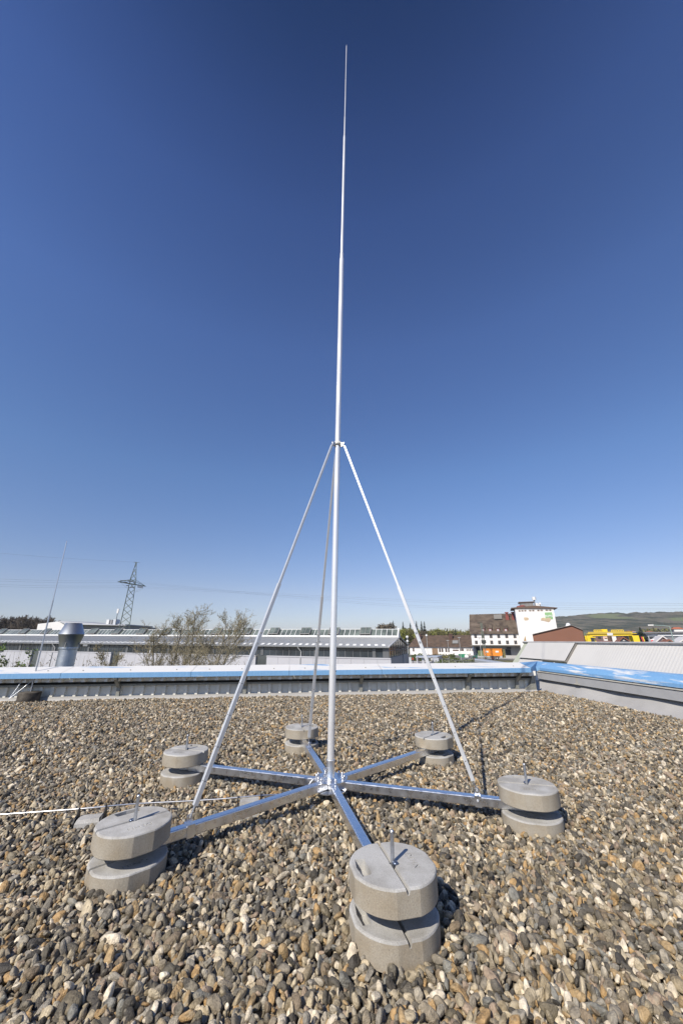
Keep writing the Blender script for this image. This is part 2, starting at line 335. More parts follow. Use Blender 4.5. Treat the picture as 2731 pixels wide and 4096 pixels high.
for i, (a, c) in enumerate(zip(joints[:-1], joints[1:])):   # coping lengths
    g_ = .006; L_ = c-a-g_
    m = MB(); sh = V((0, 0, .0))
    prof = [(OV, .385), (OV, .467), (OV-.004, .470), (-.12, .555), (-.125, .40)]
    def strip(mb, pts, a=a, L_=L_):
        vs_ = []
        K = 24
        for k in range(K+1):
            s = a+L_*k/K; wv = .0016*mnoise.noise(V((s*4, 1, 1)))
            for o_, z in pts: vs_.append(W(s, o_, z+(wv if o_ < OV-.1 else 0)))
        n_ = len(pts); mb.add(vs_, [(k*n_+j, (k+1)*n_+j, (k+1)*n_+j+1, k*n_+j+1) for k in range(K) for j in range(n_-1)])
    strip(m, prof[2:4]+[(-.125, .553), (-.125, .40)]); m.build('coping_top', MAT['cap_top'], par)
    m = MB(); strip(m, [(OV-.03, .380), (OV, .382), (OV, .467), (OV-.004, .470)]); strip(m, [(OV-.002, .467), (OV-.002, .384)]); m.build('coping_face', MAT['cap_face'], par)
    for k in range(3): m = MB(); p = W(a+.3+k*(L_-.6)/2, .16, .4975); m.tube(p, p+V((0, 0, .012)), .011, 8); m.build('screw', MAT['zinc'], par)
m = MB()
m.obox(W(S0, OV-.04, .40), WD*(CORN-.2-S0), WN*.02, V((0, 0, .04))); m.build('coping_joint_plate', mat('faded_blue', (.08, .2, .42), .6), par)

# ------------------------------------------------------------------ right parapet
rp = thing('right_parapet', 'parapet on the right with cloudy blue coping, grey fascia and white membrane below', 'parapet', Q(0, 0, 0))
def ribbon(mb, pts, s0, s1, K=60, wob=0, seed=0, smooth=False):
    vs_ = []
    for k in range(K+1):
        s = s0+(s1-s0)*k/K
        for o_, z, w in pts: vs_.append(Q(s, o_+w*mnoise.noise(V((s*1.1, seed, 0)))*wob, z+w*.25*wob*mnoise.noise(V((s*2.3, seed, 4)))))
    n_ = len(pts); mb.add(vs_, [(k*n_+j, k*n_+j+1, (k+1)*n_+j+1, (k+1)*n_+j) for k in range(K) for j in range(n_-1)], smooth)
SR = 11.5
m = MB(); ribbon(m, [(-.16, .20, 0), (-.10, .19, .5), (-.02, .12, 1), (.06, .05, 1.1), (.12, .015, .8), (.15, -.045, .3)], -.08, SR, 160, .09, 2, True)
for i in (0,): pass
m.build('membrane_skirt', MAT['membrane'], rp)
m = MB(); ribbon(m, [(-.10, .203, 0), (-.004, .200, 0), (0, .203, 0), (0, .332, 0), (-.004, .335, 0), (-.03, .337, 0)], -.02, SR); m.build('fascia', MAT['greyfascia'], rp)
m = MB(); ribbon(m, [(-.03, .338, 0), (.012, .345, 0), (.012, .352, 0), (-.035, .372, 0), (-.06, .378, 0)], 0.02, SR, 60, .02, 5); m.build('fascia_lip', MAT['lip'], rp)
m = MB(); m.poly([W(CORN-.34, .03, -.04), W(CORN-.05, .03, -.04), W(CORN+.0, .03, -.04), W(CORN+.0, .03, .34), W(CORN-.06, .03, .30), W(CORN-.12, .03, .14)], WN*.06); m.build('corner_flashing', MAT['zinc'], rp)
m = MB(); m.obox(Q(-.05, .012, .17), QD*.07, QN*-.02, V((0, 0, .175))); m.build('end_flange', MAT['white'], rp)
m = MB(); m.obox(Q(1.27, .006, .225), QD*.025, QN*.008, V((0, 0, .1))); m.obox(Q(1.22, .008, .205), QD*.13, QN*.012, V((0, 0, .022)))
m.tube(Q(1.24, .02, .215), Q(1.24, .035, .215), .008, 8); m.tube(Q(1.33, .02, .215), Q(1.33, .035, .215), .008, 8); m.build('joint_bracket', MAT['lip'], rp)
m = MB(); ribbon(m, [(-.03, .375, 0), (.0, .378, 0), (-.005, .43, 0), (-.06, .495, 0), (-.15, .535, 0), (-.3, .54, 0), (-.32, .38, 0)], .12, SR, 60, .004, 3); m.build('coping', MAT['cap_right'], rp)
m = MB(); m.poly([W(CORN-.17, OV-.01, .472), W(CORN-.17, -.12, .552), Q(-.42, -.32, .54), Q(.10, -.31, .538), Q(.10, -.06, .49), Q(.02, .02, .44)], (0, 0, -.09)); m.build('corner_coping', MAT['cap_face'], rp)
m = MB(); m.obox(Q(-.5, -.34, -.04), QD*(SR+.5), QN*.22, V((0, 0, .40))); m.build('core', MAT['greyfascia'], rp)

# ------------------------------------------------------------------ steep white roof beyond the right parapet
B0 = V((5.028, 11.46, .40)); BU = V((.994, .112, 1.155)); BW = V((.112, -.994, 0)); BN = BU.cross(BW).normalized()
if BN.z < 0: BN = -BN
def RF(s, k, h=0): return B0+BU*s+BW*k+BN*h
nr = thing('neighbour_roof', 'steep white corrugated roof slope rising behind the right parapet', 'roof', RF(0, 3, 0))
def corr(mb, s0, s1, k0, k1, h, pitch=.07, amp=.0014):
    n_ = int((k1-k0)/pitch*6); vs_ = []
    for i in range(n_+1):
        k = k0+(k1-k0)*i/n_; hh = h+amp*math.sin(2*math.pi*k/pitch)
        vs_ += [RF(s0, k, hh), RF(s1, k, hh)]
    mb.add(vs_, [(2*i, 2*i+1, 2*i+3, 2*i+2) for i in range(n_)], True)
WR = mat('white_corrugated_sheet', (.53, .515, .485), .55, var=.04, scale=1.5)
PG = mat('pale_green_panel', (.40, .42, .33), .6, var=.06, scale=3)
m = MB(); corr(m, .096, .455, 0, 1.952, .05); m.build('raised_sheet', WR, nr)
m = MB(); corr(m, -.6, .45, 1.99, 12, .0); m.build('roof_sheet', WR, nr)
m = MB(); corr(m, -.6, .096, 0, 1.08, .0); m.build('roof_sheet', WR, nr)
m = MB(); m.add([RF(-.6, 0, -.03), RF(.46, 0, -.03), RF(.46, 12, -.03), RF(-.6, 12, -.03)], [(0, 1, 2, 3)]); m.build('pale_panel', PG, nr)
m = MB(); m.obox(RF(-.6, -.27, -.02), BU*1.06, BW*.268, BN*.02); m.build('verge_panel', PG, nr)
m = MB(); m.obox(RF(.082, 1.07, .0), BU*.016, BW*.89, BN*.056); m.obox(RF(.085, 1.955, -.01), BU*.37, BW*.03, BN*.045); m.build('step_flashing', mat('brown_grey_flashing', (.2, .185, .165), .6), nr)
m = MB(); m.obox(RF(-.2, 1.52, -.02), BU*.28, BW*.02, BN*.03); m.build('glazing_bar', MAT['whitemetal'], nr)
m = MB(); m.obox(RF(.45, -.3, -.03), BU*.018, BW*12.3, BN*.09); m.build('ridge_flashing', mat('ridge_grey', (.36, .36, .36), .5), nr)
m = MB(); p = RF(.47, -.3, -.05); m.poly([p, p+BW*12.4, p+BW*12.4+V((3.2, .35, 0)), p+V((3.2, .35, 0))], (0, 0, -6)); m.poly([RF(-.62, -.25, -.06), RF(.46, -.25, -.06), RF(.46, -.25, -.06)-V((0, 0, 7)), RF(-.62, -.25, -.06)-V((0, 0, 5))], BW*12.2); m.build('house_body', PG, nr)
m = MB(); m.obox((G(7, 850, 320, 11).x, 11, -1), (6, -.4, 0), (1.4, -7, 0), (0, 0, G(7, 1000, 318, 11).z+1))
o = m.build('flat_roof_annex', WR, origin=(9, 10, -5)); tag(o, 'low pale flat roof just beyond the ridge of the steep white roof', 'roof')

# ------------------------------------------------------------------ concrete ballast discs (one mesh cut with groove, handle slot and lettering, then copied)
def solid(name, mb):
    me = bpy.data.meshes.new(name); me.from_pydata(mb.v, [], mb.f); bm = bmesh.new(); bm.from_mesh(me)
    bmesh.ops.remove_doubles(bm, verts=bm.verts, dist=1e-6); bmesh.ops.recalc_face_normals(bm, faces=bm.faces); bm.to_mesh(me); bm.free()
    o = bpy.data.objects.new(name, me); COL.objects.link(o); return o
BR, BH = .1685, .086
def disc_outline(r, n=96):
    pts = []
    for i in range(n):
        t = 2*math.pi*i/n; q = (t+math.pi/4) % (math.pi/2)-math.pi/4
        rr = r if abs(q) > R(15) else r*math.cos(R(15))/math.cos(q)
        pts.append((rr*math.cos(t), rr*math.sin(t)))
    return pts
def make_disc_mesh():
    mb = MB(); n = 96; vs_ = []
    rings = [(-.006, 0), (0, .005), (0, BH-.007), (-.0025, BH-.002), (-.008, BH)]
    for dr, z in rings:
        for i, (x, y) in enumerate(disc_outline(BR+dr, n)):
            j = 1+.0035*mnoise.noise(V((x*22, y*22, z*25)))+(.002*mnoise.noise(V((x*90, y*90, z*60))))
            vs_.append((x*j, y*j, z))
    mb.add(vs_, [(k*n+i, k*n+(i+1) % n, (k+1)*n+(i+1) % n, (k+1)*n+i) for k in range(len(rings)-1) for i in range(n)]+[tuple(range(n))[::-1], tuple(range(4*n, 5*n))])
    base = solid('tmp_disc', mb)
    cut = MB()
    cut.poly([(-.2, -.0035, BH-.020), (-.2, .0035, BH-.020), (-.2, .010, BH+.002), (-.2, -.008, BH+.002)], (.4, 0, 0))
    cut2 = MB(); c = V((0, .118, 0)); cut2.poly([(-.052, .098, BH+.01), (.052, .098, BH+.01), (.06, .136, BH+.01), (.0, .144, BH+.01), (-.06, .136, BH+.01)], (0, 0, -.045))
    fc = bpy.data.curves.new('tmp_font', 'FONT'); fc.body = 'DEHN'; fc.size = .036; fc.extrude = .004; fc.align_x = 'CENTER'; fc.align_y = 'CENTER'; fc.space_character = 1.15; fc.resolution_u = 3
    fo = bpy.data.objects.new('tmp_font', fc); COL.objects.link(fo); dg = bpy.context.evaluated_depsgraph_get(); dg.update()
    tm = bpy.data.meshes.new_from_object(fo.evaluated_get(dg))
    to = bpy.data.objects.new('tmp_text', tm); COL.objects.link(to); to.location = (0, -.085, BH); to.rotation_euler = (0, 0, math.pi)
    cyl = MB(); cyl.tube((0, 0, BH-.03), (0, 0, BH+.02), .0125, 16)
    tmp = [fo, to]
    for c_ in (solid('tmp_a', cut), solid('tmp_b', cut2), solid('tmp_c', cyl), to):
        md = base.modifiers.new('b', 'BOOLEAN'); md.operation = 'DIFFERENCE'; md.object = c_; md.solver = 'EXACT'
        if c_ is not to: tmp.append(c_)
    dg = bpy.context.evaluated_depsgraph_get(); dg.update()
    me = bpy.data.meshes.new_from_object(base.evaluated_get(dg)); me.name = 'ballast_disc'
    for o in tmp+[base]: bpy.data.objects.remove(o)
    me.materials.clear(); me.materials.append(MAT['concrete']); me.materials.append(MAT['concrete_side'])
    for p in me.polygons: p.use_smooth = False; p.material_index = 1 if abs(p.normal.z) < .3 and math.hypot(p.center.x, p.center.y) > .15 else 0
    return me
disc = make_disc_mesh()
rng = random.Random(4)
HUB = V((-.082, 3.043, 0))
BLK = [('front', (.1946, 1.8229), 103, ''), ('right', (1.1146, 2.6639), -14.3, ''), ('back right', (.8382, 3.9036), 227, ''),
       ('back', (-.4078, 4.2758), -75, 'at the back beside the mast'), ('back left', (-1.2456, 3.4341), -18.5, 'at the rear left arm'), ('front left', (-1.0077, 2.1949), 42.5, 'at the front left beside the wire')]
for nm, (x, y), ang, where in BLK:
    for k, z in ((0, -.028), (1, .110)):
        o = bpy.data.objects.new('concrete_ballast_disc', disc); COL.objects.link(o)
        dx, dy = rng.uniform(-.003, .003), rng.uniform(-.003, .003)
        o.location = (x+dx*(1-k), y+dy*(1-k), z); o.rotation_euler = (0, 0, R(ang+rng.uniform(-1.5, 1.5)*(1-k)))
        tag(o, ('%s grey concrete disc of the %s pair, %s' % (('lower', 'upper')[k], nm, ('half sunk in gravel', 'steel pin sticking out')[k])), 'ballast weight', 'concrete ballast discs')

# ------------------------------------------------------------------ the lightning mast on its six-armed stand
st = thing('lightning_mast', 'tall telescopic silver lightning mast with six arms and three braces standing on the gravel', 'lightning mast', HUB)
AZ0, AZ1 = .060, .1095
foot_s = {1: .965, 3: .88, 5: .978}
LEAN = .0186
def MP(z): return V((HUB.x+.0009+LEAN*(z-.196), HUB.y, z))
for i, (nm, (x, y), ang, wh) in enumerate(BLK):
    d = (V((x, y, 0))-HUB).normalized(); L_ = (V((x, y, 0))-HUB).length; e = V((-d.y, d.x, 0))
    m = MB(); w = .025; ch = .005; a = HUB+d*.045; n_ = V((0, 0, 1)); zc = (AZ0+AZ1)/2; hh = (AZ1-AZ0)/2
    sec = []
    for cx, cy in ((1, 1), (-1, 1), (-1, -1), (1, -1)):
        for t in range(4):
            an = {(1, 1): 0, (-1, 1): 90, (-1, -1): 180, (1, -1): 270}[(cx, cy)]+t*30
            sec.append((cx*(w-ch)+ch*math.cos(R(an)), cy*(hh-ch)+ch*math.sin(R(an))))
    pts = [a+e*p+n_*(zc+q) for p, q in sec]
    m.poly(pts, d*(L_+.03-.045)); arm = m.build('arm', MAT['galv'], st)
    m = MB(); b_ = V((x, y, 0)); lean = V((rng.uniform(-.004, .004), rng.uniform(-.004, .004), 0))
    m.tube(b_+V((0, 0, .03)), b_+lean+V((0, 0, .297)), .0078, 14, cap=False); m.tube(b_+lean+V((0, 0, .297)), b_+lean+V((0, 0, .301)), .0078, 14, .0052)
    rod = m.build('pin', MAT['rod'], st)
    m = MB(); q = b_+V((.014*math.cos(i*2.1-.6), .014*math.sin(i*2.1-.6), .196)); m.lathe(q, [(.006, -.012), (.011, 0), (.0125, .004), (.008, .008), (.001, .009)], 10); m.build('wedge', mat('blue_zinc_wedge', (.16, .19, .25), .35, metal=.8), rod)
    if i in foot_s:
        f = HUB+d*foot_s[i]; m = MB()
        m.obox(f-d*.02-e*.0285+V((0, 0, AZ0-.004)), d*.04, e*.0035, V((0, 0, .056))); m.obox(f-d*.02+e*.025+V((0, 0, AZ0-.004)), d*.04, e*.0035, V((0, 0, .056)))
        m.obox(f-d*.02-e*.0285+V((0, 0, AZ1+.0005)), d*.04, e*.057, V((0, 0, .0035)))
        m.poly([f+d*(.017*math.cos(t))+V((0, 0, .133+.019*math.sin(t)))+e*-.006 for t in [R(k) for k in range(-30, 211, 20)]]+[f-d*.018-e*.006+V((0, 0, .112)), f+d*.018-e*.006+V((0, 0, .112))], e*.004)
        cl = m.build('arm_clamp', MAT['galv'], st)
        for zz in (.134, .086):
            m = MB(); m.tube(f-e*.012+V((0, 0, zz)) if zz > .1 else f-e*.028+V((0, 0, zz)), f-e*.020+V((0, 0, zz)) if zz > .1 else f-e*.036+V((0, 0, zz)), .0085, 6); m.tube(f-e*.02+V((0, 0, zz)) if zz > .1 else f-e*.036+V((0, 0, zz)), f-e*.026+V((0, 0, zz)) if zz > .1 else f-e*.04+V((0, 0, zz)), .004, 8); m.build('bolt', MAT['stain'], cl)
        ft = f+V((0, 0, .134)); cz = 2.737; top = MP(cz)+d*.062+V((0, 0, -.015)); ax = (top-ft).normalized()
        br = MB(); A_ = ft+ax*.055; B_ = ft+(top-ft)*.492; C_ = top-ax*.02
        br.bar(A_, B_, .0225, up=d.cross(V((0, 0, 1))))
        nx = d.cross(V((0, 0, 1))).normalized(); ny = nx.cross(ax).normalized(); br.cur = 1
        for t in (.06, .12, .18, .245):
            p = ft+(top-ft)*t
            for vx in (ny, nx):
                for sgn in (-1, 1): br.tube(p+vx*sgn*.0110, p+vx*sgn*.0116, .0035, 8)
        bo = br.build('brace', [MAT['alu_brace'], MAT['near_black']], st)
        br = MB(); br.bar(B_-ax*.05, C_, .0160, up=d.cross(V((0, 0, 1)))); br.build('inner_bar', MAT['alu_brace'], bo)
        m = MB(); m.tube(ft, A_+ax*.01, .0045, 8); m.build('threaded_end', MAT['stain'], bo); m = MB(); m.tube(C_, top+ax*.004, .005, 8); m.build('threaded_end', MAT['stain'], bo)
        for t in (.363, .338):
            p = ft+(top-ft)*t; m = MB(); m.tube(p-nx*.016, p+nx*.016, .0085, 6); m.tube(p-nx*.019, p+nx*.019, .005, 10); m.build('bolt', MAT['stain'], bo)
m = MB()
def hexplate(mb, r, z0, z1, rot):
    pts = []
    for k in range(6):
        for dd_ in (-20, 20): t = R(60*k+rot+dd_); pts.append(HUB+V((r*math.cos(t), r*math.sin(t), z0)))
    mb.poly(pts, (0, 0, z1-z0))
hexplate(m, .124, AZ0-.007, AZ0-.001, -77); m.build('lower_plate', MAT['galv'], st)
m = MB(); hexplate(m, .122, AZ1+.001, AZ1+.0065, -77); up_ = m.build('upper_plate', MAT['galv'], st)
for k in range(6):
    t0 = R(60*k-77); d = V((math.cos(t0), math.sin(t0), 0)); e = V((-d.y, d.x, 0))
    for sgn in (-1, 1):
        mbb = MB(); p = HUB+d*.096+e*sgn*.017+V((0, 0, AZ1+.0065)); mbb.tube(p, p+V((0, 0, .008)), .0105, 6); mbb.lathe(p+V((0, 0, .008)), [(.0085, 0), (.0085, .007), (.006, .012), (.001, .0145)], 12)
        mbb.build('bolt', MAT['stain'], up_)
# mast: telescoping tubes
def tubep(name, prof, mt, parent, n=28):
    mb = MB(); vs_ = []
    for r, z in prof:
        c = MP(z)
        for i in range(n): t = 2*math.pi*i/n; vs_.append(c+V((r*math.cos(t), r*math.sin(t), 0)))
    mb.add(vs_, [(k*n+i, k*n+(i+1) % n, (k+1)*n+(i+1) % n, (k+1)*n+i) for k in range(len(prof)-1) for i in range(n)], True)
    mb.add(vs_[-n:], [tuple(range(n))]); return mb.build(name, mt, parent)
AL = MAT['alu']
tubep('mast_socket', [(.0335, .116), (.0300, .122), (.0300, .225)], MAT['galv'], st)
for zz in (.135, .175):
    for sx in (-1,): m = MB(); p = MP(zz)+V((-.03, -.012, 0)); m.tube(p, p+V((-.014, -.004, 0)), .0085, 8); m.tube(p+V((-.014, -.004, 0)), p+V((-.02, -.006, 0)), .005, 8); m.build('bolt', MAT['stain'], st)
tubep('mast_tube', [(.0250, .14), (.0250, 5.10), (.0235, 5.118)], AL, st)
for zz in (.30, .36, .45, .62, .8): m = MB(); p = MP(zz)+V((.0235, -.007, 0)); m.tube(p, p+V((.003, -.001, 0)), .004, 8); m.build('rivet', MAT['near_black'], st)
tubep('mast_tube', [(.0205, 5.10), (.0205, 5.195), (.018, 5.205)], AL, st)
tubep('mast_tube', [(.0160, 5.19), (.0160, 7.345), (.012, 7.40)], AL, st)
tubep('mast_tube', [(.0095, 7.38), (.0095, 7.81), (.0075, 7.818)], AL, st)
tubep('mast_tube', [(.0068, 7.80), (.0068, 8.73), (.0058, 8.737)], AL, st)
tubep('mast_tip', [(.0055, 8.72), (.0055, 9.62), (.0005, 9.684)], AL, st)
cz = 2.737; m = MB(); c = MP(cz)
m.lathe(c, [(.026, -.016), (.036, -.016), (.036, .016), (.026, .016)], 28)
col_ = m.build('brace_collar', mat('cream_plastic_ring', (.66, .64, .58), .4), st)
for i in foot_s:
    x, y = BLK[i][1]; d = (V((x, y, 0))-HUB).normalized(); e = V((-d.y, d.x, 0)); m = MB()
    m.obox(c+d*.034-e*.009+V((0, 0, -.03)), d*.03, e*.004, V((0, 0, .036))); m.obox(c+d*.034+e*.005+V((0, 0, -.03)), d*.03, e*.004, V((0, 0, .036)))
    m.tube(c+d*.055-e*.017+V((0, 0, -.012)), c+d*.055+e*.017+V((0, 0, -.012)), .0085, 6); m.lathe(c+d*.055+V((0, 0, .004)), [(.009, -.012), (.009, 0), (.001, .009)], 10)
    m.build('lug', MAT['stain'], col_)

# ------------------------------------------------------------------ conductor wire and its holders
wp = [(-4.6, 2.33, .058), (-3.4, 2.45, .055), (-2.6, 2.545, .055), (-2.0, 2.628, .062), (-1.565, 2.686, .068), (-1.448, 2.716, .069), (-1.268, 2.775, .064), (-1.03, 2.812, .060), (-.807, 2.838, .062), (-.664, 2.852, .068), (-.537, 2.880, .069), (-.40, 2.912, .064), (-.30, 2.945, .060), (-.265, 2.975, .064), (-.225, 3.0, .09), (-.20, 3.015, .121), (-.165, 3.02, .124), (-.12, 3.025, .124)]
cu = bpy.data.curves.new('conductor_wire', 'CURVE'); cu.dimensions = '3D'; cu.bevel_depth = .0042; cu.bevel_resolution = 3; cu.resolution_u = 6
sp = cu.splines.new('NURBS'); sp.points.add(len(wp)-1)
for p, q in zip(sp.points, wp): p.co = (*q, 1)
sp.order_u = 3; sp.use_endpoint_u = True
to = bpy.data.objects.new('t', cu); COL.objects.link(to); dg = bpy.context.evaluated_depsgraph_get(); dg.update()
me = bpy.data.meshes.new_from_object(to.evaluated_get(dg)); bpy.data.objects.remove(to); me.name = 'conductor_wire'
for p in me.polygons: p.use_smooth = True
me.materials.clear(); me.materials.append(MAT['stain'])
wo_ = bpy.data.objects.new('conductor_wire', me); COL.objects.link(wo_)
tag(wo_, 'thin shiny round wire running left over the gravel from the foot of the mast', 'wire')
for (x, y), ang, lb in (((-1.49, 2.665), 14, 'small concrete wire holder with black clips behind the front left discs'), ((-.59, 2.835), 13, 'small concrete wire holder with black clips between the two left arms')):
    h = thing('wire_holder', lb, 'wire holder', (x, y, -.03), 'wire holders on the gravel'); d = V((math.cos(R(ang)), math.sin(R(ang)), 0)); e = V((-d.y, d.x, 0)); c = V((x, y, 0))
    m = MB(); a = c-d*.062-e*.045+V((0, 0, -.03))
    lowp = [c+d*sx*.064+e*sy*.05+V((0, 0, -.03)) for sx, sy in ((-1, -1), (1, -1), (1, 1), (-1, 1))]; hi = [c+d*sx*.058+e*sy*.034+V((0, 0, .038 if x < -1 else .062)) for sx, sy in ((-1, -1), (1, -1), (1, 1), (-1, 1))]; mid_ = [c+d*sx*.064+e*sy*.048+V((0, 0, .022)) for sx, sy in ((-1, -1), (1, -1), (1, 1), (-1, 1))]
    m.add(lowp+mid_+hi, [(3, 2, 1, 0), (8, 9, 10, 11)]+[(k*4+i, k*4+(i+1) % 4, (k+1)*4+(i+1) % 4, (k+1)*4+i) for k in (0, 1) for i in range(4)])
    m.build('concrete_body', MAT['concrete'], h)
    for sx in (-1, 1):
        q = c+d*sx*.068; m = MB(); m.poly([q-e*.050+V((0, 0, -.02)), q-e*.051+V((0, 0, .026)), q-e*.032+V((0, 0, .048)), q+e*.005+V((0, 0, .052)), q+e*.012+V((0, 0, .078)), q+e*.03+V((0, 0, .078)), q+e*.034+V((0, 0, .058)), q+e*.05+V((0, 0, .04)), q+e*.05+V((0, 0, -.02))], d*sx*.007)
        m.build('clip', MAT['black'], h)

# ------------------------------------------------------------------ gravel: loose pebbles scattered in layers
prng = np.random.default_rng(11)
def pebble_mesh(k):
    bm = bmesh.new(); bmesh.ops.create_icosphere(bm, subdivisions=3, radius=1)
    rr = random.Random(100+k); planes = []
    for _ in range(rr.randint(4, 9)):
        n = V((rr.gauss(0, 1), rr.gauss(0, 1), rr.gauss(0, 1))).normalized(); planes.append((n, rr.uniform(.55, .88)))
    sx, sy, sz = rr.uniform(.95, 1.7), rr.uniform(.75, 1.0), rr.uniform(.38, .75)
    for v in bm.verts:
        p = v.co.copy()
        for n, dd_ in planes:
            q = p.dot(n)
            if q > dd_: p -= n*(q-dd_)*.82
        p *= 1+.10*mnoise.noise(p*1.3+V((k*7, 0, 0)))+.03*mnoise.noise(p*4+V((0, k*3, 0)))
        v.co = V((p.x*sx, p.y*sy, p.z*sz))*.5
    me = bpy.data.meshes.new('pebble'); bm.to_mesh(me); bm.free()
    for p in me.polygons: p.use_smooth = True
    return me
pm = bpy.data.materials.new('pebble_stone'); pm.use_nodes = True; nt = pm.node_tree; L = nt.links; b = nt.nodes['Principled BSDF']
oi = nt.nodes.new('ShaderNodeObjectInfo'); rp_ = nt.nodes.new('ShaderNodeValToRGB'); rp_.color_ramp.interpolation = 'CONSTANT'
cols = [(.120, .112, .098), (.23, .205, .165), (.070, .066, .060), (.31, .275, .21), (.165, .158, .145), (.42, .375, .29), (.25, .24, .22), (.055, .052, .048),
        (.32, .24, .14), (.50, .46, .39), (.135, .12, .09), (.25, .215, .155), (.58, .54, .47), (.33, .31, .27), (.17, .14, .105), (.092, .086, .074), (.36, .25, .13), (.20, .185, .16), (.28, .225, .18), (.18, .185, .18)]
els = rp_.color_ramp.elements
for i, c in enumerate(cols):
    e = els[i] if i < 2 else els.new(i/len(cols))
    e.position = i/len(cols); e.color = (c[0]*1.14, c[1]*1.06, c[2]*.92, 1)
L.new(oi.outputs['Random'], rp_.inputs[0])
tc = nt.nodes.new('ShaderNodeTexCoord'); va = nt.nodes.new('ShaderNodeVectorMath'); va.operation = 'ADD'; ml = nt.nodes.new('ShaderNodeMath'); ml.operation = 'MULTIPLY'; ml.inputs[1].default_value = 300
L.new(oi.outputs['Random'], ml.inputs[0]); L.new(tc.outputs['Object'], va.inputs[0]); L.new(ml.outputs[0], va.inputs[1])
n1 = nt.nodes.new('ShaderNodeTexNoise'); n1.inputs['Scale'].default_value = 1.9; n1.inputs['Detail'].default_value = 8; n1.inputs['Roughness'].default_value = .65; L.new(va.outputs[0], n1.inputs['Vector'])
mr = nt.nodes.new('ShaderNodeMapRange'); mr.inputs[1].default_value = .3; mr.inputs[2].default_value = .7; mr.inputs[3].default_value = .45; mr.inputs[4].default_value = 1.5; L.new(n1.outputs[0], mr.inputs[0])
scv = nt.nodes.new('ShaderNodeVectorMath'); scv.operation = 'SCALE'; L.new(rp_.outputs[0], scv.inputs[0]); L.new(mr.outputs[0], scv.inputs['Scale'])
n2 = nt.nodes.new('ShaderNodeTexNoise'); n2.inputs['Scale'].default_value = 1.1; n2.inputs['Detail'].default_value = 4; vb = nt.nodes.new('ShaderNodeVectorMath'); vb.operation = 'ADD'; vb.inputs[1].default_value = (31, 7, 3); L.new(va.outputs[0], vb.inputs[0]); L.new(vb.outputs[0], n2.inputs['Vector'])
mr2 = nt.nodes.new('ShaderNodeMapRange'); mr2.inputs[1].default_value = .58; mr2.inputs[2].default_value = .66; mr2.inputs[4].default_value = .5; L.new(n2.outputs[0], mr2.inputs[0])
mx = nt.nodes.new('ShaderNodeMix'); mx.data_type = 'RGBA'; L.new(mr2.outputs[0], mx.inputs[0]); L.new(scv.outputs[0], mx.inputs[6]); mx.inputs[7].default_value = (.36, .31, .22, 1)
L.new(mx.outputs[2], b.inputs['Base Color']); b.inputs['Roughness'].default_value = .62; b.inputs['Specular IOR Level'].default_value = .4
bp = nt.nodes.new('ShaderNodeBump'); bp.inputs['Strength'].default_value = .35; bp.inputs['Distance'].default_value = .05; n3 = nt.nodes.new('ShaderNodeTexNoise'); n3.inputs['Scale'].default_value = 7; n3.inputs['Detail'].default_value = 5; L.new(va.outputs[0], n3.inputs['Vector']); L.new(n3.outputs[0], bp.inputs['Height']); L.new(bp.outputs[0], b.inputs['Normal'])
pcol = bpy.data.collections.new('pebble_kinds')       # kept outside the scene, only instanced
NP = 14
for k in range(NP):
    me = pebble_mesh(k); me.materials.append(pm); pcol.objects.link(bpy.data.objects.new('pebble_%02d' % k, me))
def jitter(x0, x1, y0, y1, sp, keep, z, zj, smean, tilt):
    xs = np.arange(x0, x1, sp); ys = np.arange(y0, y1, sp*.87); X, Y = np.meshgrid(xs, ys); X = X+(np.arange(len(ys)) % 2)[:, None]*sp/2
    X = (X+prng.uniform(-.42, .42, X.shape)*sp).ravel(); Y = (Y+prng.uniform(-.42, .42, Y.shape)*sp).ravel(); k = prng.random(X.size) < keep; X, Y = X[k], Y[k]
    n = X.size; und = .006*np.sin(X*5.1+np.sin(Y*3.3)*2)+.006*np.sin(Y*6.3+X*2.1)
    Z = z+und+prng.uniform(-zj, zj, n); S = smean*np.exp(prng.normal(0, .27, n)); S = np.clip(S, .5*smean, 1.6*smean)
    rot = np.stack([prng.normal(0, tilt, n), prng.normal(0, tilt, n), prng.uniform(0, 6.283, n)], 1)
    return np.concatenate([X[:, None], Y[:, None], Z[:, None], rot, S[:, None]], 1)
A = []
for (x0, x1, y0, y1) in ((-2.2, 2.2, .3, 2.0), (-3.6, 3.4, 2.0, 3.7), ):
    A += [jitter(x0, x1, y0, y1, .028, .95, -.028, .006, .031, .5), jitter(x0, x1, y0, y1, .024, .93, -.014, .007, .027, .8), jitter(x0, x1, y0, y1, .031, .68, -.002, .006, .028, .95), jitter(x0, x1, y0, y1, .045, .7, -.003, .006, .014, 1), jitter(x0, x1, y0, y1, .10, .45, -.002, .007, .040, .6)]
for (x0, x1, y0, y1) in ((-5.2, 5.1, 3.7, 5.6), (-8.0, 5.2, 5.6, 8.9)):
    A += [jitter(x0, x1, y0, y1, .028, .95, -.024, .007, .034, .5), jitter(x0, x1, y0, y1, .031, .75, -.006, .008, .030, .8)]
A = np.concatenate(A)
wn_ = np.array([WN.x, WN.y]); dw = (A[:, :2]-np.array([P0.x, P0.y]))@wn_; qn = np.array([QN.x, QN.y]); dq = (A[:, :2]-np.array([Q0.x, Q0.y]))@qn
ok = (dw > .10+.02*np.sin(A[:, 0]*4)+.012*np.sin(A[:, 0]*17)) & (dq > .13)
ang_ = np.abs(np.degrees(np.arctan2(A[:, 0], A[:, 1])))
ok &= (ang_ < 52)
for nm, (x, y), an, wh in BLK: ok &= ((A[:, 0]-x)**2+(A[:, 1]-y)**2 > (BR+.002)**2)
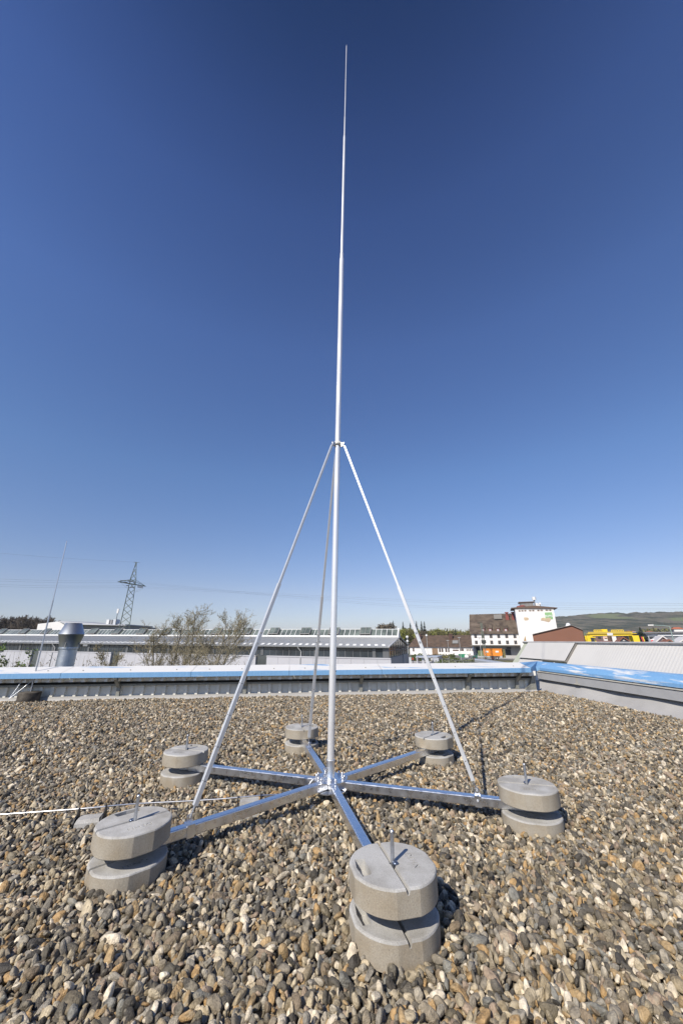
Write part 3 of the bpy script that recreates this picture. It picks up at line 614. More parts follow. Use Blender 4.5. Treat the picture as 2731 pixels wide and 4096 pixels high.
for x, y in ((-1.49, 2.665), (-.59, 2.82)): ok &= ~((np.abs(A[:, 0]-x) < .068) & (np.abs(A[:, 1]-y) < .062))
ok &= ((A[:, 0]-(-5.6))**2+(A[:, 1]-7.36)**2 > .17**2)
A = A[ok]; NPT = len(A)
me = bpy.data.meshes.new('gravel'); me.vertices.add(NPT); me.vertices.foreach_set('co', A[:, :3].astype(np.float32).ravel())
at_ = me.attributes.new('rot', 'FLOAT_VECTOR', 'POINT'); at_.data.foreach_set('vector', A[:, 3:6].astype(np.float32).ravel())
at_ = me.attributes.new('scl', 'FLOAT', 'POINT'); at_.data.foreach_set('value', A[:, 6].astype(np.float32))
at_ = me.attributes.new('pick', 'INT', 'POINT'); at_.data.foreach_set('value', prng.integers(0, NP, NPT).astype(np.int32))
me.materials.append(pm)
gob = bpy.data.objects.new('gravel', me); COL.objects.link(gob); tag(gob, 'rounded grey, brown and ochre pebbles covering the flat roof', 'gravel', kind='stuff')
ng = bpy.data.node_groups.new('scatter_pebbles', 'GeometryNodeTree'); ng.interface.new_socket('Geometry', in_out='INPUT', socket_type='NodeSocketGeometry'); ng.interface.new_socket('Geometry', in_out='OUTPUT', socket_type='NodeSocketGeometry')
gi = ng.nodes.new('NodeGroupInput'); go = ng.nodes.new('NodeGroupOutput'); ip = ng.nodes.new('GeometryNodeInstanceOnPoints'); ci = ng.nodes.new('GeometryNodeCollectionInfo')
ci.inputs['Collection'].default_value = pcol; ci.inputs['Separate Children'].default_value = True; ci.inputs['Reset Children'].default_value = True
def nat(n, t):
    a = ng.nodes.new('GeometryNodeInputNamedAttribute'); a.data_type = t; a.inputs['Name'].default_value = n; return a.outputs[0]
ip.inputs['Pick Instance'].default_value = True
ng.links.new(gi.outputs[0], ip.inputs['Points']); ng.links.new(ci.outputs[0], ip.inputs['Instance']); ng.links.new(nat('pick', 'INT'), ip.inputs['Instance Index'])
er = ng.nodes.new('FunctionNodeEulerToRotation'); ng.links.new(nat('rot', 'FLOAT_VECTOR'), er.inputs[0]); ng.links.new(er.outputs[0], ip.inputs['Rotation']); ng.links.new(nat('scl', 'FLOAT'), ip.inputs['Scale'])
ng.links.new(ip.outputs[0], go.inputs[0])
md = gob.modifiers.new('pebbles', 'NODES'); md.node_group = ng
print('pebbles', NPT)

# ------------------------------------------------------------------ things near the back parapet
an = thing('lightning_rod', 'thin grey rod with side struts in a round dark weathered concrete foot at the left', 'lightning rod', (-5.6, 7.36, 0))
c = V((-5.6, 7.36, 0)); m = MB(); m.lathe(c, [(.150, -.03), (.165, .01), (.172, .145), (.165, .158), (.02, .160)], 28); m.build('foot', MAT['concrete_old'], an)
rb = c+V((-.03, .05, .155)); m = MB(); J1 = rb+V((0, 0, 1.62)); J2 = G(1, 599, 143, rb.y+.02)
m.tube(rb, J1, .013, 8); m.tube(J1, J2, .008, 8); m.build('rod', MAT['rod'], an)
m = MB(); p1 = V((rb.x, rb.y, rb.z+.20)); p2 = G(9, 140, 1360, 7.25); m.tube(p1, p2, .006, 6); m.build('strut', MAT['rod'], an)
m = MB(); q1 = G(9, 318, 1115, 7.35); m.tube(q1, p2, .006, 6); m.obox(q1-V((.02, 0, 0)), (.03, 0, 0), (0, .004, 0), G(9, 362, 1048, 7.3)-q1); m.build('strut', MAT['rod'], an)
m = MB(); m.tube(p1+V((-.02, -.02, .1)), p1+V((.05, -.02, .1)), .010, 8); m.tube(p1+V((0, 0, .085)), p1+V((0, 0, .115)), .019, 10); m.build('clamp', MAT['stain'], an)

dv = thing('ventilation_duct', 'galvanised spiral duct with a wide double cone outlet behind the back parapet', 'duct', (-8.292, 12, GZ))
cx, cy = -8.292, 12.0; zt = 1.547; zm_ = 1.218; zn = G(9, 1070, 530, 12).z
m = MB(); m.lathe((cx, cy, 0), [(.235, GZ), (.235, zn-.02)], 32); hel = []
for k in range(200): t = k/24*2*math.pi; hel.append(V((cx+.2355*math.cos(t), cy+.2355*math.sin(t), zn-1.25+k/24*.145)))
m.path(hel, .004, 4); m.build('spiral_duct', MAT['duct'], dv)
m = MB(); m.lathe((cx, cy, 0), [(.240, zn-.05), (.247, zn), (.335, zm_-.004), (.342, zm_), (.335, zm_+.004), (.215, zt), (.205, zt), (.20, zt-.05), (.32, zm_)], 36); m.build('outlet_cone', MAT['duct'], dv)
m = MB(); m.lathe((cx, cy, 0), [(.25, zn-.085), (.253, zn-.06), (.25, zn-.035)], 32); m.build('collar', MAT['duct'], dv)
for t in (-75, 5):
    a = V((cx+.3*math.cos(R(t)), cy+.3*math.sin(R(t)), zn-.04)); m = MB(); m.bar(a, V((cx+.28*math.cos(R(t)), cy+.28*math.sin(R(t)), zn+.1)), .012, .03, up=(math.cos(R(t)), math.sin(R(t)), 0)); m.build('strap', MAT['zinc'], dv)

# ------------------------------------------------------------------ trees and shrubs
def rot_dir(d, ang, phi):
    a = d.cross(V((0, 0, 1)) if abs(d.z) < .95 else V((1, 0, 0))).normalized(); a = Matrix.Rotation(phi, 3, d) @ a
    return (Matrix.Rotation(ang, 3, a) @ d).normalized()
def grow(rg, p, d, L_, r, lvl, TR, CRN, leaf, lsize, up=.12, kids_n=(4, 6), minr=.006, wig=.12):
    n = 4; pts = [p]; dd = d.copy(); rs = [r]
    for i in range(n):
        dd = (dd+V((rg.gauss(0, wig), rg.gauss(0, wig), rg.gauss(0, wig)+up*.5))).normalized(); pts.append(pts[-1]+dd*(L_/n)); rs.append(r*(1-.75*(i+1)/n))
    tgt = TR if lvl <= 1 else CRN
    for a, b_, ra, rb_ in zip(pts[:-1], pts[1:], rs[:-1], rs[1:]): tgt.tube(a, b_, max(ra, minr), 6 if lvl <= 1 else 3, max(rb_, minr), cap=False)
    if lvl >= 3 or L_ < .25:
        for _ in range(leaf):
            t = rg.random(); q = pts[0].lerp(pts[-1], t)+V((rg.gauss(0, .05), rg.gauss(0, .05), rg.gauss(0, .05))); s = lsize*rg.uniform(.6, 1.4)
            e1 = V((rg.gauss(0, 1), rg.gauss(0, 1), rg.gauss(0, 1))).normalized()*s; e2 = e1.cross(V((rg.gauss(0, 1), rg.gauss(0, 1), rg.gauss(0, 1)))).normalized()*s*.6
            CRN.leaves.append((q-e1, q+e2, q+e1, q-e2))
        return
    k = rg.randint(*kids_n) if lvl else rg.randint(12, 15)
    for j in range(k):
        t = (.22+.75*(j+rg.random()*.6)/k) if lvl == 0 else rg.uniform(.2, 1); i = min(int(t*n), n-1); q = pts[i].lerp(pts[i+1], t*n-i)
        ang = R(rg.uniform(22, 46)) if lvl == 0 else R(rg.uniform(22, 55))
        ln = L_*(.44*(1.1-t)+.06 if lvl == 0 else rg.uniform(.38, .62))
        grow(rg, q, rot_dir(dd if lvl else d, ang, rg.uniform(0, 6.28)), ln, rs[i]*(.5 if lvl == 0 else .6), lvl+1, TR, CRN, leaf, lsize, up, kids_n, minr, wig)
BARK = mat('tree_bark', (.16, .14, .10), .9, var=.35, scale=6)
TWIG = mat('thin_twigs', (.27, .23, .15), .9, var=.3, scale=3)
BUD = mat('olive_buds', (.19, .165, .075), .8, var=.3, scale=2, col2=(.26, .22, .11))
GRN = mat('fresh_green_leaves', (.12, .19, .035), .6, var=.35, scale=4)
def bare_tree(name, label, cat, base, h, seed, leafmat, leaf=5, lsize=.045, r=.075, group=None, minr=.009, sub=None, kn=(4, 6), lean=(0, 0)):
    rg = random.Random(seed); TR, CRN = MB(), MB(); CRN.leaves = []
    t = thing(name, label, cat, base, group)
    d = V((lean[0], lean[1], 1)).normalized()
    grow(rg, V(base), d, h, r, 0, TR, CRN, leaf, lsize, minr=minr, kids_n=kn)
    TR.build('trunk', BARK, t)
    cr = CRN.build('crown', TWIG, t)
    lf = MB()
    for q in CRN.leaves: lf.quad(*q)
    if lf.f: lf.build('foliage', leafmat, cr)
    return t
TX = [(515, 235, 'leftmost'), (625, 170, 'second from the left'), (795, 80, 'tallest'), (985, 150, 'slender one by the tallest'), (1060, 95, 'rightmost')]
for i, (x, yt, lb) in enumerate(TX):
    Y = 27+i*.9*(-1)**i; g0 = G(2, x, 705, Y); tp = G(2, x+30, yt, Y)
    bare_tree('budding_tree', 'budding tree in front of the long hall, %s of five' % lb, 'tree', (g0.x-.25, Y, GZ), (tp.z-GZ)*.87, 20+i, BUD, 5, .028, .085, 'budding trees in front of the long hall', minr=.0065, kn=(6, 8))
bare_tree('bush', 'low bare spreading bush at the left foot of the budding trees', 'bush', (G(2, 350, 700, 26).x, 26, GZ), 6.2, 61, BUD, 6, .034, .05, kn=(5, 7), minr=.0065, lean=(-.25, 0))
def shrub(label, base, h, w, seed, n, lm, nl=16, ls=.03, name='shrub', stem=.006):
    rg = random.Random(seed); t = thing(name, label, 'shrub', base); a = MB(); l_ = MB(); B = V(base)
    for i in range(n):
        p = B+V((rg.gauss(0, w*.3), rg.gauss(0, w*.2), 0)); q = p+V((rg.gauss(0, w*.35), rg.gauss(0, w*.25), h*rg.uniform(.7, 1))); md = p.lerp(q, .5)+V((rg.gauss(0, .06), 0, 0))
        a.tube(p, md, stem*1.6, 4, stem, cap=False); a.tube(md, q, stem, 3, stem*.5, cap=False)
        for k in range(7):
            s = md.lerp(q, rg.random()); e = s+V((rg.gauss(0, .16), rg.gauss(0, .12), rg.uniform(.1, .35))); a.tube(s, e, stem*.6, 3, stem*.35, cap=False)
            for _ in range(nl):
                c_ = s.lerp(e, rg.random())+V((rg.gauss(0, .03), rg.gauss(0, .03), rg.gauss(0, .03))); e1 = V((rg.gauss(0, 1), rg.gauss(0, 1), rg.gauss(0, 1))).normalized()*ls*rg.uniform(.5, 1.3); e2 = e1.cross(V((rg.gauss(0, 1), rg.gauss(0, 1), rg.gauss(0, 1)))).normalized()*ls*.6
                l_.quad(c_-e1, c_+e2, c_+e1, c_-e2)
    a.build('stems', TWIG, t); l_.build('leaves', lm, t)
zb = 13.0
def shb(x, yt, reg=9): p = G(reg, x, yt, zb); return (p.x, zb, GZ), p.z-GZ
b_, h = shb(-30, 330); shrub('dense green leafy bush rising above the parapet at the far left edge', b_, h, 1.5, 3, 60, GRN, 26, .04)
b_, h = shb(130, 560); shrub('lower leafy bush beside the dense green one at the left edge', b_, h, .9, 5, 22, mat('olive_green_leaves', (.10, .13, .035), .7, var=.4, scale=4), 18, .04)
for i, (x, yt, w, n) in enumerate(((330, 600, .7, 16), (520, 560, .7, 16), (700, 680, .8, 16), (900, 690, .5, 12), (1230, 640, .8, 22), (1410, 600, .5, 14), (1500, 680, .4, 8))):
    b_, h = shb(x, yt); shrub(['bare twiggy shrub next to the downpipe, left of the thin rod', 'bare twiggy shrub with the thin rod crossing it', 'bare twiggy shrub between thin rod and ventilation duct', 'small bare shrub touching the left side of the duct', 'bare twiggy shrub just right of the ventilation duct', 'bare shrub in front of the dark pillar right of the duct', 'smallest bare shrub far right of the ventilation duct'][i], b_, h, w, 30+i, n, mat('brown_buds', (.17, .13, .07), .8, var=.3), 5, .025)

# ------------------------------------------------------------------ long hall with roof monitor
HA = V((7.03, 59.6, 0)); HD = V((-.954, .300, 0)); HN = V((.300, .954, 0)); TILT = .0088
def H(s, t, z): return HA+HD*s+HN*t+V((0, 0, z+TILT*s))
hall = thing('long_hall', 'long low factory hall with ribbed grey roof, roof monitor and dark window band', 'industrial hall', H(0, 0, GZ))
HL = 125
HROOF = mat('hall_ribbed_roof', (.44, .44, .42), .5, var=.05, scale=.4)
HWALL = mat('hall_light_panels', (.47, .47, .50), .5, var=.04, scale=.2)
GLASS = mat('dark_window_glass', (.035, .045, .055), .12, var=.5, scale=.25, spec=.8)
MGL = mat('monitor_glass', (.10, .12, .115), .25, var=.35, scale=.6, spec=.7, col2=(.17, .20, .18))
FRM = mat('light_grey_frame', (.5, .5, .5), .45)
DKF = mat('dark_grey_frame', (.11, .115, .12), .5)
eave = .07; wb = -1.47; z1 = 1.51; zr = 2.88; tw = 9.2; tm_ = 10.3
def hq(mb, s0, s1, t0, z0, t1, z1_): mb.quad(H(s0, t0, z0), H(s1, t0, z0), H(s1, t1, z1_), H(s0, t1, z1_))
m = MB(); n = int(HL/.3); vs_ = []
for i in range(n):                                    # ribbed roof sheet
    for ds, dz in ((0, 0), (.21, 0), (.235, .05), (.275, .05)):
        s = -.25+i*.3+ds; vs_ += [H(s, -.55, eave+dz), H(s, tw, z1+.02+dz)]
k = len(vs_)//2; m.add(vs_, [(2*i, 2*i+2, 2*i+3, 2*i+1) for i in range(k-1)]); m.cur = 1
for i in range(95):
    for r_ in range(3):
        s = .5+i*1.15+r_*.12; t = .1+r_*.5; z = eave+(z1-eave)*(t+.55)/(tw+.55)+.06; m.add([H(s, t, z), H(s+.5, t, z), H(s+.5, t+.05, z+.055), H(s, t+.05, z+.055)], [(0, 1, 2, 3)])
m.build('roof_sheet', [HROOF, MAT['whitemetal']], hall)
m = MB(); m.obox(H(-.25, -.60, eave-.14), HD*HL, HN*.05, V((0, 0, .12)));m.v = [(a, b_, c_+TILT*((V((a, b_, 0))-HA).dot(HD))) if (V((a, b_, 0))-HA).dot(HD) > 1 else (a, b_, c_) for a, b_, c_ in m.v]; m.build('gutter', mat('zinc_gutter', (.24, .25, .26), .4), hall)

m = MB()
def hbox(mb, s0, s1, t0, t1, z0, z1_):
    c_ = [H(s0, t0, z0), H(s1, t0, z0), H(s1, t1, z0), H(s0, t1, z0), H(s0, t0, z1_), H(s1, t0, z1_), H(s1, t1, z1_), H(s0, t1, z1_)]
    mb.add(c_, [(0, 1, 2, 3), (7, 6, 5, 4), (4, 5, 1, 0), (5, 6, 2, 1), (6, 7, 3, 2), (7, 4, 0, 3)])
hbox(m, .05, HL, .05, .15, wb, eave-.1); m.cur = 1
for i in range(26):
    s = 2.0+i*4.75
    if s > HL: break
    hbox(m, s, s+.5, -.05, .06, wb, eave-.1) if i % 2 == 0 else None
    hbox(m, s, s+.12, -.02, .06, wb, eave-.1)
    for q in (1.15, 2.35, 3.55): hbox(m, s+q, s+q+.07, .0, .06, wb, eave-.1)
hbox(m, 0, .9, -.05, .055, wb, eave-.1); m.build('window_band', [GLASS, DKF], hall)
m = MB(); s = 0; gaps = [20.2, 51, 72, 84]; edges = [-.35]
for g_ in gaps: edges += [g_, g_+2.0]
edges.append(HL)
for a, b_ in zip(edges[0::2], edges[1::2]):
    k = max(1, int((b_-a)/1.9)); w_ = (b_-a)/k
    for i in range(k): hbox(m, a+i*w_, a+(i+1)*w_-.025, -.35, .0, GZ, wb-.18+.001*(i % 3))
    hbox(m, a, b_, -.42, .02, wb-.18, wb-.02)
m.build('panel_wall', HWALL, hall)
m = MB(); hbox(m, 0, HL, .02, .10, GZ, wb); m.build('inner_wall', mat('dark_recess_wall', (.08, .09, .09), .4, var=.3, scale=.4), hall)
for s in (14.6, 68.5):                                # downpipes
    m = MB(); m.path([H(s, -.55, eave-.1), H(s, -.5, eave-.3), H(s-.4, -.12, eave-.85), H(s-.4, -.12, wb-.1), H(s-.4, -.45, wb-.3), H(s-.4, -.45, GZ)], .075, 8); m.build('downpipe', FRM, hall)
for s in (26.5, 59.5): m = MB(); hbox(m, s, s+1.1, -.25, .05, eave-.5, eave-.2); m.build('wall_lamp', MAT['white'], hall)
for s in (44, 63): m = MB(); hbox(m, s, s+.35, -.1, .05, wb, eave-.1); m.build('pale_pillar', FRM, hall)
m = MB(); hbox(m, -.1, HL, tw-.1, tw+.12, z1-.03, z1+.28); m.build('monitor_sill', MAT['whitemetal'], hall)
m = MB(); hq(m, 0, HL, tw+.1, z1+.26, tm_, zr); m.build('monitor_glass', MGL, hall)
m = MB()
def slat(mb, s, w_, h=.04):
    a, b_ = H(s, tw+.08, z1+.28), H(s, tm_, zr+.02); mb.obox(a, HD*w_, V((0, 0, h)), b_-a)
i = 0; s = .05
while s < HL: slat(m, s, .07, .05); s += .98
m.build('glazing_bars', MAT['whitemetal'], hall)
m = MB(); hbox(m, -.1, .22, tm_-.05, tm_+.1, z1+.2, zr+.1); m.add([H(-.1, tw, z1), H(-.1, tm_, zr+.05), H(-.1, tm_+1.1, z1), H(.0, tw, z1), H(.0, tm_, zr+.05), H(.0, tm_+1.1, z1)], [(0, 1, 2), (5, 4, 3)])
hbox(m, 0, HL, tm_-.02, tm_+.06, zr-.06, zr+.05); slat(m, -.1, .22, .12); m.build('monitor_ridge', MAT['whitemetal'], hall)
MPOS = [4.9, 10.9, 16.6, 23.2, 29.3, 36.2, 42.0, 49.0, 55.5, 62.5, 69.5, 77, 84.5, 92, 100, 108, 116]
for i, s in enumerate(MPOS):                           # opening flaps standing proud of the glass
    fl = MB(); wd = 2.0
    a, b_ = H(s, tw, z1+.28), H(s, tm_, zr+.10); up2 = V((0, 0, .26))-HN*.18
    fl.obox(a, HD*.09, up2, b_-a); fl.obox(a+HD*(wd-.09), HD*.09, up2, b_-a); fl.obox(a+up2*.85, HD*wd, up2*.15, (b_-a)*.06); fl.obox(b_+up2*.9, HD*wd, up2*.12, HN*.1); fl.obox(a+HD*(wd/2-.03)+up2*.8, HD*.06, up2*.1, b_-a)
    f_ = fl.build('roof_flap', mat('flap_frame', (.27, .26, .25), .5), hall)
    g_ = MB(); g_.add([a+up2*.8+HD*.09, a+up2*.8+HD*(wd-.09), b_+up2*.8+HD*(wd-.09), b_+up2*.8+HD*.09], [(0, 1, 2, 3)]); g_.build('pane', MGL, f_)
m = MB(); hq(m, -.25, HL, tm_+1.1, z1, 20.4, eave); hq(m, 0, HL, tm_, zr, tm_+1.1, z1); m.build('rear_roof', HROOF, hall)
# glazed gable end
DTH = 19.8
m = MB(); m.add([H(0, 0, eave-.1), H(0, tw+1.1, z1-.1), H(0, DTH, eave-.1), H(0, DTH, wb), H(0, 0, wb)], [(0, 1, 2, 3, 4)]); m.build('gable_glazing', GLASS, hall)
m = MB()
for t in (.05, 2.2, 4.4, 6.6, 8.8, 11, 13.2, 15.4, 17.6, 19.7):
    zt_ = eave-.1+(z1-eave)*(1-abs(t-10.2)/10.2); hbox(m, -.06, .02, t-.06, t+.06, wb, zt_)
for z in (wb, (wb+eave)/2+.2): hbox(m, -.05, .02, 0, DTH, z-.05, z+.05)
m.add([H(-.06, 9.5, z1-.1), H(-.06, 10.9, z1-.1), H(-.06, tm_, zr)], [(0, 1, 2)]); m.build('gable_frames', DKF, hall)
m = MB(); m.obox(H(-.05, -.5, eave-.04), V(-HD*.2), V((0, 0, .14)), H(0, tw+1, z1)-H(0, -.5, eave)); m.obox(H(-.05, 10.2, z1), V(-HD*.2), V((0, 0, .14)), H(0, DTH+.7, eave-.15)-H(0, 10.2, z1)); m.build('verge', FRM, hall)
m = MB(); hbox(m, -.18, .0, .0, DTH, GZ, wb-.02); m.build('gable_wall', mat('blue_grey_panels', (.30, .31, .34), .5, var=.04, scale=.3), hall)
m = MB(); hbox(m, -.6, -.16, -.4, DTH+.2, wb+.9, wb+.95) if False else m.tube(H(-.3, 12.5, GZ), H(-.3, 12.5, wb+.2), .1, 8); m.build('downpipe', FRM, hall)
# low white building behind the hall
wbk = thing('white_hall', 'white gabled hall with grey side standing behind the long hall, left of the pylon', 'industrial hall', G(1, 470, 930, 150))
p = G(1, 340, 940, 150); q = G(1, 607, 940, 150); ap = G(1, 515, 866, 150); e0 = G(1, 340, 888, 150); e1 = G(1, 607, 880, 150)
m = MB(); m.poly([V((p.x, 150, GZ)), V((q.x, 150, GZ)), V((q.x, 150, e1.z)), V((ap.x, 150, ap.z)), V((e0.x, 150, e0.z))], (2, 40, 0)); m.build('gable_wall', MAT['plaster'], wbk)
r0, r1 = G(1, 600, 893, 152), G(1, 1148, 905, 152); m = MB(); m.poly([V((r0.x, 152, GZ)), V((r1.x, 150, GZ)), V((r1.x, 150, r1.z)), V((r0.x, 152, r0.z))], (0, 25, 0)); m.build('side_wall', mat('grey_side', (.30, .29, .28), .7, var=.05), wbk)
m = MB(); m.poly([V((e1.x, 149, e1.z-.5)), V((r1.x+.5, 149, r1.z)), V((r1.x+.5, 149, r1.z+.5)), V((ap.x+8, 160, ap.z+.2)), V((ap.x, 150, ap.z+.3))], (0, 22, 0)); m.build('roof', mat('grey_sheet_roof', (.33, .34, .36), .5), wbk)
for nm_, x0, x1, y0, y1, col__ in (('roof_unit', 948, 980, 848, 888, (.7, .7, .7)), ('roof_unit', 984, 1005, 850, 888, (.30, .30, .31)), ('roof_unit', 1008, 1040, 845, 890, (.55, .57, .6))):
    a, b_ = G(1, x0, y1+2, 151), G(1, x1, y0, 151); m = MB(); m.box(a.x, b_.x, 151, 154, a.z-.6, b_.z); m.build(nm_, mat('unit_%d' % x0, col__, .5), wbk)
m = MB(); a, b_ = G(1, 1043, 890, 151), G(1, 1060, 790, 151); a.x = b_.x-.3; m.tube(a-V((0, 0, 1)), V((a.x, 151, b_.z)), .13, 6); m.build('antenna_mast', DKF, wbk)
m = MB(); m.box(a.x-.35, a.x+.35, 150.8, 151.3, b_.z-.1, G(1, 1060, 752, 151).z); m.build('antenna', MAT['white'], wbk)

# ------------------------------------------------------------------ pylon and overhead lines
PY = 110.0
pb = G(10, 560, 2020, PY); ptop = G(10, 905, 140, PY); xm = G(10, 790, 740, PY)
pcx = (G(10, 415, 1960, PY).x+G(10, 705, 1990, PY).x)/2; zw = G(10, 760, 610, PY).z; zb_ = G(10, 560, 1970, PY).z
pyl = thing('lattice_pylon', 'green lattice power pylon standing behind the long hall', 'pylon', (pcx, PY, GZ))
GS = mat('green_lattice_steel', (.15, .18, .145), .6, var=.2, scale=2)
ca, sa = math.cos(R(28)), math.sin(R(28))
def PP(u, v, z): return V((pcx+u*ca-v*sa, PY+u*sa+v*ca, z))
def halfw(z): 
    if z > zw: return max(.12, .72*(ptop.z-z)/(ptop.z-zw))
    return .72+(1.20-.72)*(zw-z)/(zw-zb_)
m = MB()
zs = [GZ]; 
while zs[-1] < zw-1: zs.append(zs[-1]+1.9)
zs[-1] = zw
zt_ = zw
while zt_ < ptop.z-1.2: zt_ += 1.5; zs.append(zt_)
zs.append(ptop.z)
cn = ((-1, -1), (1, -1), (1, 1), (-1, 1))
for a, b_ in zip(zs[:-1], zs[1:]):
    wa, wb2 = halfw(a), halfw(b_)
    for i in range(4):
        m.tube(PP(cn[i][0]*wa, cn[i][1]*wa, a), PP(cn[i][0]*wb2, cn[i][1]*wb2, b_), .085, 4, cap=False)
        j = (i+1) % 4
        m.tube(PP(cn[i][0]*wa, cn[i][1]*wa, a), PP(cn[j][0]*wb2, cn[j][1]*wb2, b_), .04, 4, cap=False)
        m.tube(PP(cn[j][0]*wa, cn[j][1]*wa, a), PP(cn[i][0]*wb2, cn[i][1]*wb2, b_), .04, 4, cap=False)
m.build('lattice_mast', GS, pyl)
m = MB(); zc = G(10, 790, 760, PY).z; cdx = V((sa*.35+.30, 1.0, 0)).normalized()
AX = (G(10, 640, 700, PY)-G(10, 930, 830, PY)); arm_d = V((-.31, -.95, 0)); arm_l = 5.0
ends = [PP(0, 0, zc)-arm_d*arm_l*1.0, PP(0, 0, zc)+arm_d*arm_l]
for en in ends:
    for w_ in (-1, 1):
        m.tube(PP(w_*.7, 0, zc), en, .08, 4, cap=False); m.tube(PP(w_*.7, 0, zc+1.3), en, .06, 4, cap=False)
    for t in (.25, .5, .75):
        c_ = PP(0, 0, zc).lerp(en, t); m.tube(c_-V((.7*(1-t), 0, 0)), c_+V((.7*(1-t), 0, 0)), .05, 4, cap=False); m.tube(c_-V((.7*(1-t), 0, 0)), c_+V((0, 0, 1.3*(1-t))), .04, 4, cap=False)
m.build('cross_arm', GS, pyl)
m = MB(); m.tube(PP(-.7, 0, ptop.z), PP(.9, 0, ptop.z), .05, 4); m.build('top_bracket', GS, pyl)
INS = mat('brown_insulator', (.05, .04, .035), .3)
WIRE = mat('overhead_wire', (.12, .13, .15), .5)
starts = []
for i, (x, y, x2, y2) in enumerate(((600, 660, 430, 665), (640, 708, 440, 714), (680, 803, 600, 808), (850, 845, 700, 856), (800, 690, 640, 668), (930, 815, 1075, 832), (930, 845, 1075, 868), (870, 728, 800, 722))):
    a, b_ = G(10, x, y, PY-1), G(10, x2, y2, PY-1.5); m = MB(); m.tube(a, b_, .11, 6); m.build('insulator', INS, pyl); starts.append(b_)
m = MB()
for (a, b_, c_) in (((430, 668), (520, 810), (640, 878)), ((1070, 875), (980, 970), (860, 993)), ((1020, 880), (940, 940), (865, 960))):
    pts = []
    for k in range(9):
        t = k/8; x = (1-t)**2*a[0]+2*t*(1-t)*b_[0]+t*t*c_[0]; y = (1-t)**2*a[1]+2*t*(1-t)*b_[1]+t*t*c_[1]; pts.append(G(10, x, y, PY-1.3))
    m.path(pts, .025, 3)
m.build('jumper_cables', WIRE, pyl)
def wire(label, pts, r):
    m = MB(); m.path(pts, r, 3); o = m.build('power_line', WIRE, origin=pts[0]); tag(o, label, 'power line', 'overhead power lines')
lefts = [((905, 133), (0, 80), 0, 250, 'topmost'), ((430, 665), (0, 660), 0, 484, 'second'), ((440, 714), (0, 712), 0, 503, 'third'), ((600, 808), (0, 803), 0, 535, 'fourth'), ((700, 856), (0, 850), 0, 553, 'lowest')]
for i, (a, b_, x0, y0, nm_) in enumerate(lefts):
    p0 = G(10, a[0], a[1], PY-1.3); p1 = G(1, -60, y0-3, PY-14); pts = []
    for k in range(25): t = k/24; q = p0.lerp(p1, t); q.z -= .5*4*t*(1-t)*.5; pts.append(q)
    wire('%s wire running left from the green pylon' % nm_, pts, .017)
rights = [(-20, 105, 1390, 145, 30, 38), (-20, 122, 1390, 165, 50, 58), (-20, 152, 1390, 190, 88, 93), (-20, 168, 1360, 206, 107, 110)]
pr_ = [(1075, 832), (1075, 868), (800, 690), (870, 728)]
for i, (x0, y0, x1, y1, ya, yb) in enumerate(rights):
    p0 = G(10, *pr_[i], PY-1.2); pm_ = G(4, 0, y0, 96); p1 = G(4, 1390, y1, 80); p2 = G(6, 1568, yb, 66); ks = [p0, pm_, p1, p2, p2+(p2-p1)*.5]; pts = []
    for j in range(len(ks)-1):
        A_ = ks[max(j-1, 0)]; B_ = ks[j]; C_ = ks[j+1]; D_ = ks[min(j+2, len(ks)-1)]
        for k in range(12):
            t = k/12; pts.append(.5*((2*B_)+(C_-A_)*t+(2*A_-5*B_+4*C_-D_)*t*t+(3*B_-A_-3*C_+D_)*t**3))
    wire('%s of the four wires running right from the pylon past the white tower' % ('topmost', 'second', 'third', 'lowest')[i], pts, .012)

# ------------------------------------------------------------------ far buildings on the right: warehouse and white tower
PL = MAT['plaster']
TILE = mat('old_brown_roof_tiles', (.075, .055, .042), .9, var=.35, scale=.5, col2=(.15, .115, .085), detail=9)
TILE2 = mat('brown_roof_tiles', (.085, .058, .042), .9, var=.25, scale=.6, col2=(.12, .08, .055), detail=9)
WINM = mat('brown_window', (.10, .065, .045), .5)
REDB = mat('weathered_red_metal', (.22, .06, .05), .7, var=.3)
DARKW = mat('dark_opening', (.03, .035, .04), .5)
DOCK = mat('grey_dock_wall', (.33, .33, .33), .8, var=.1, scale=.3)
WY = 163.0
setrot(22)
wh = thing('warehouse', 'old white warehouse with high mottled brown tiled roof, joined to the white tower', 'warehouse', (G(5, 90, 700, WY).x, WY, GZ))
xl, xr = G(4, 930, 500, WY).x, G(4, 1397, 500, WY).x; ze = G(4, 1150, 436, WY).z; zc = G(4, 1150, 556, WY).z; RD = 11.0
zri = G(4, 1150, 255, WY+RD).z; ROOFD = 2*RD
m = MB(); m.poly([V((xl, WY, zc)), V((xr, WY, zc)), V((xr, WY+ROOFD, zc)), V((xl, WY+ROOFD, zc))], (0, 0, ze-zc)); m.poly([V((xl+.1, WY+.3, ze)), V((xl+.1, WY+ROOFD-.3, ze)), V((xl+.1, WY+RD, zri-.3))], (xr-xl-.2, 0, 0)); m.build('wall', PL, wh)
m = MB(); m.box(xl+.4, xr+4, WY+2.2, WY+ROOFD, GZ, zc); m.build('dock_wall', DOCK, wh)
m = MB(); m.box(xl-.6, xr+6.5, WY-1.6, WY+2, zc-.35, zc-.02); m.build('dock_canopy', mat('canopy_edge', (.16, .145, .12), .8), wh)
m = MB(); m.box(xl+.2, xr+4, WY-.2, WY+2.2, GZ, GZ+1.05); m.build('loading_ramp', mat('pale_concrete_wall', (.42, .41, .39), .85, var=.1), wh)
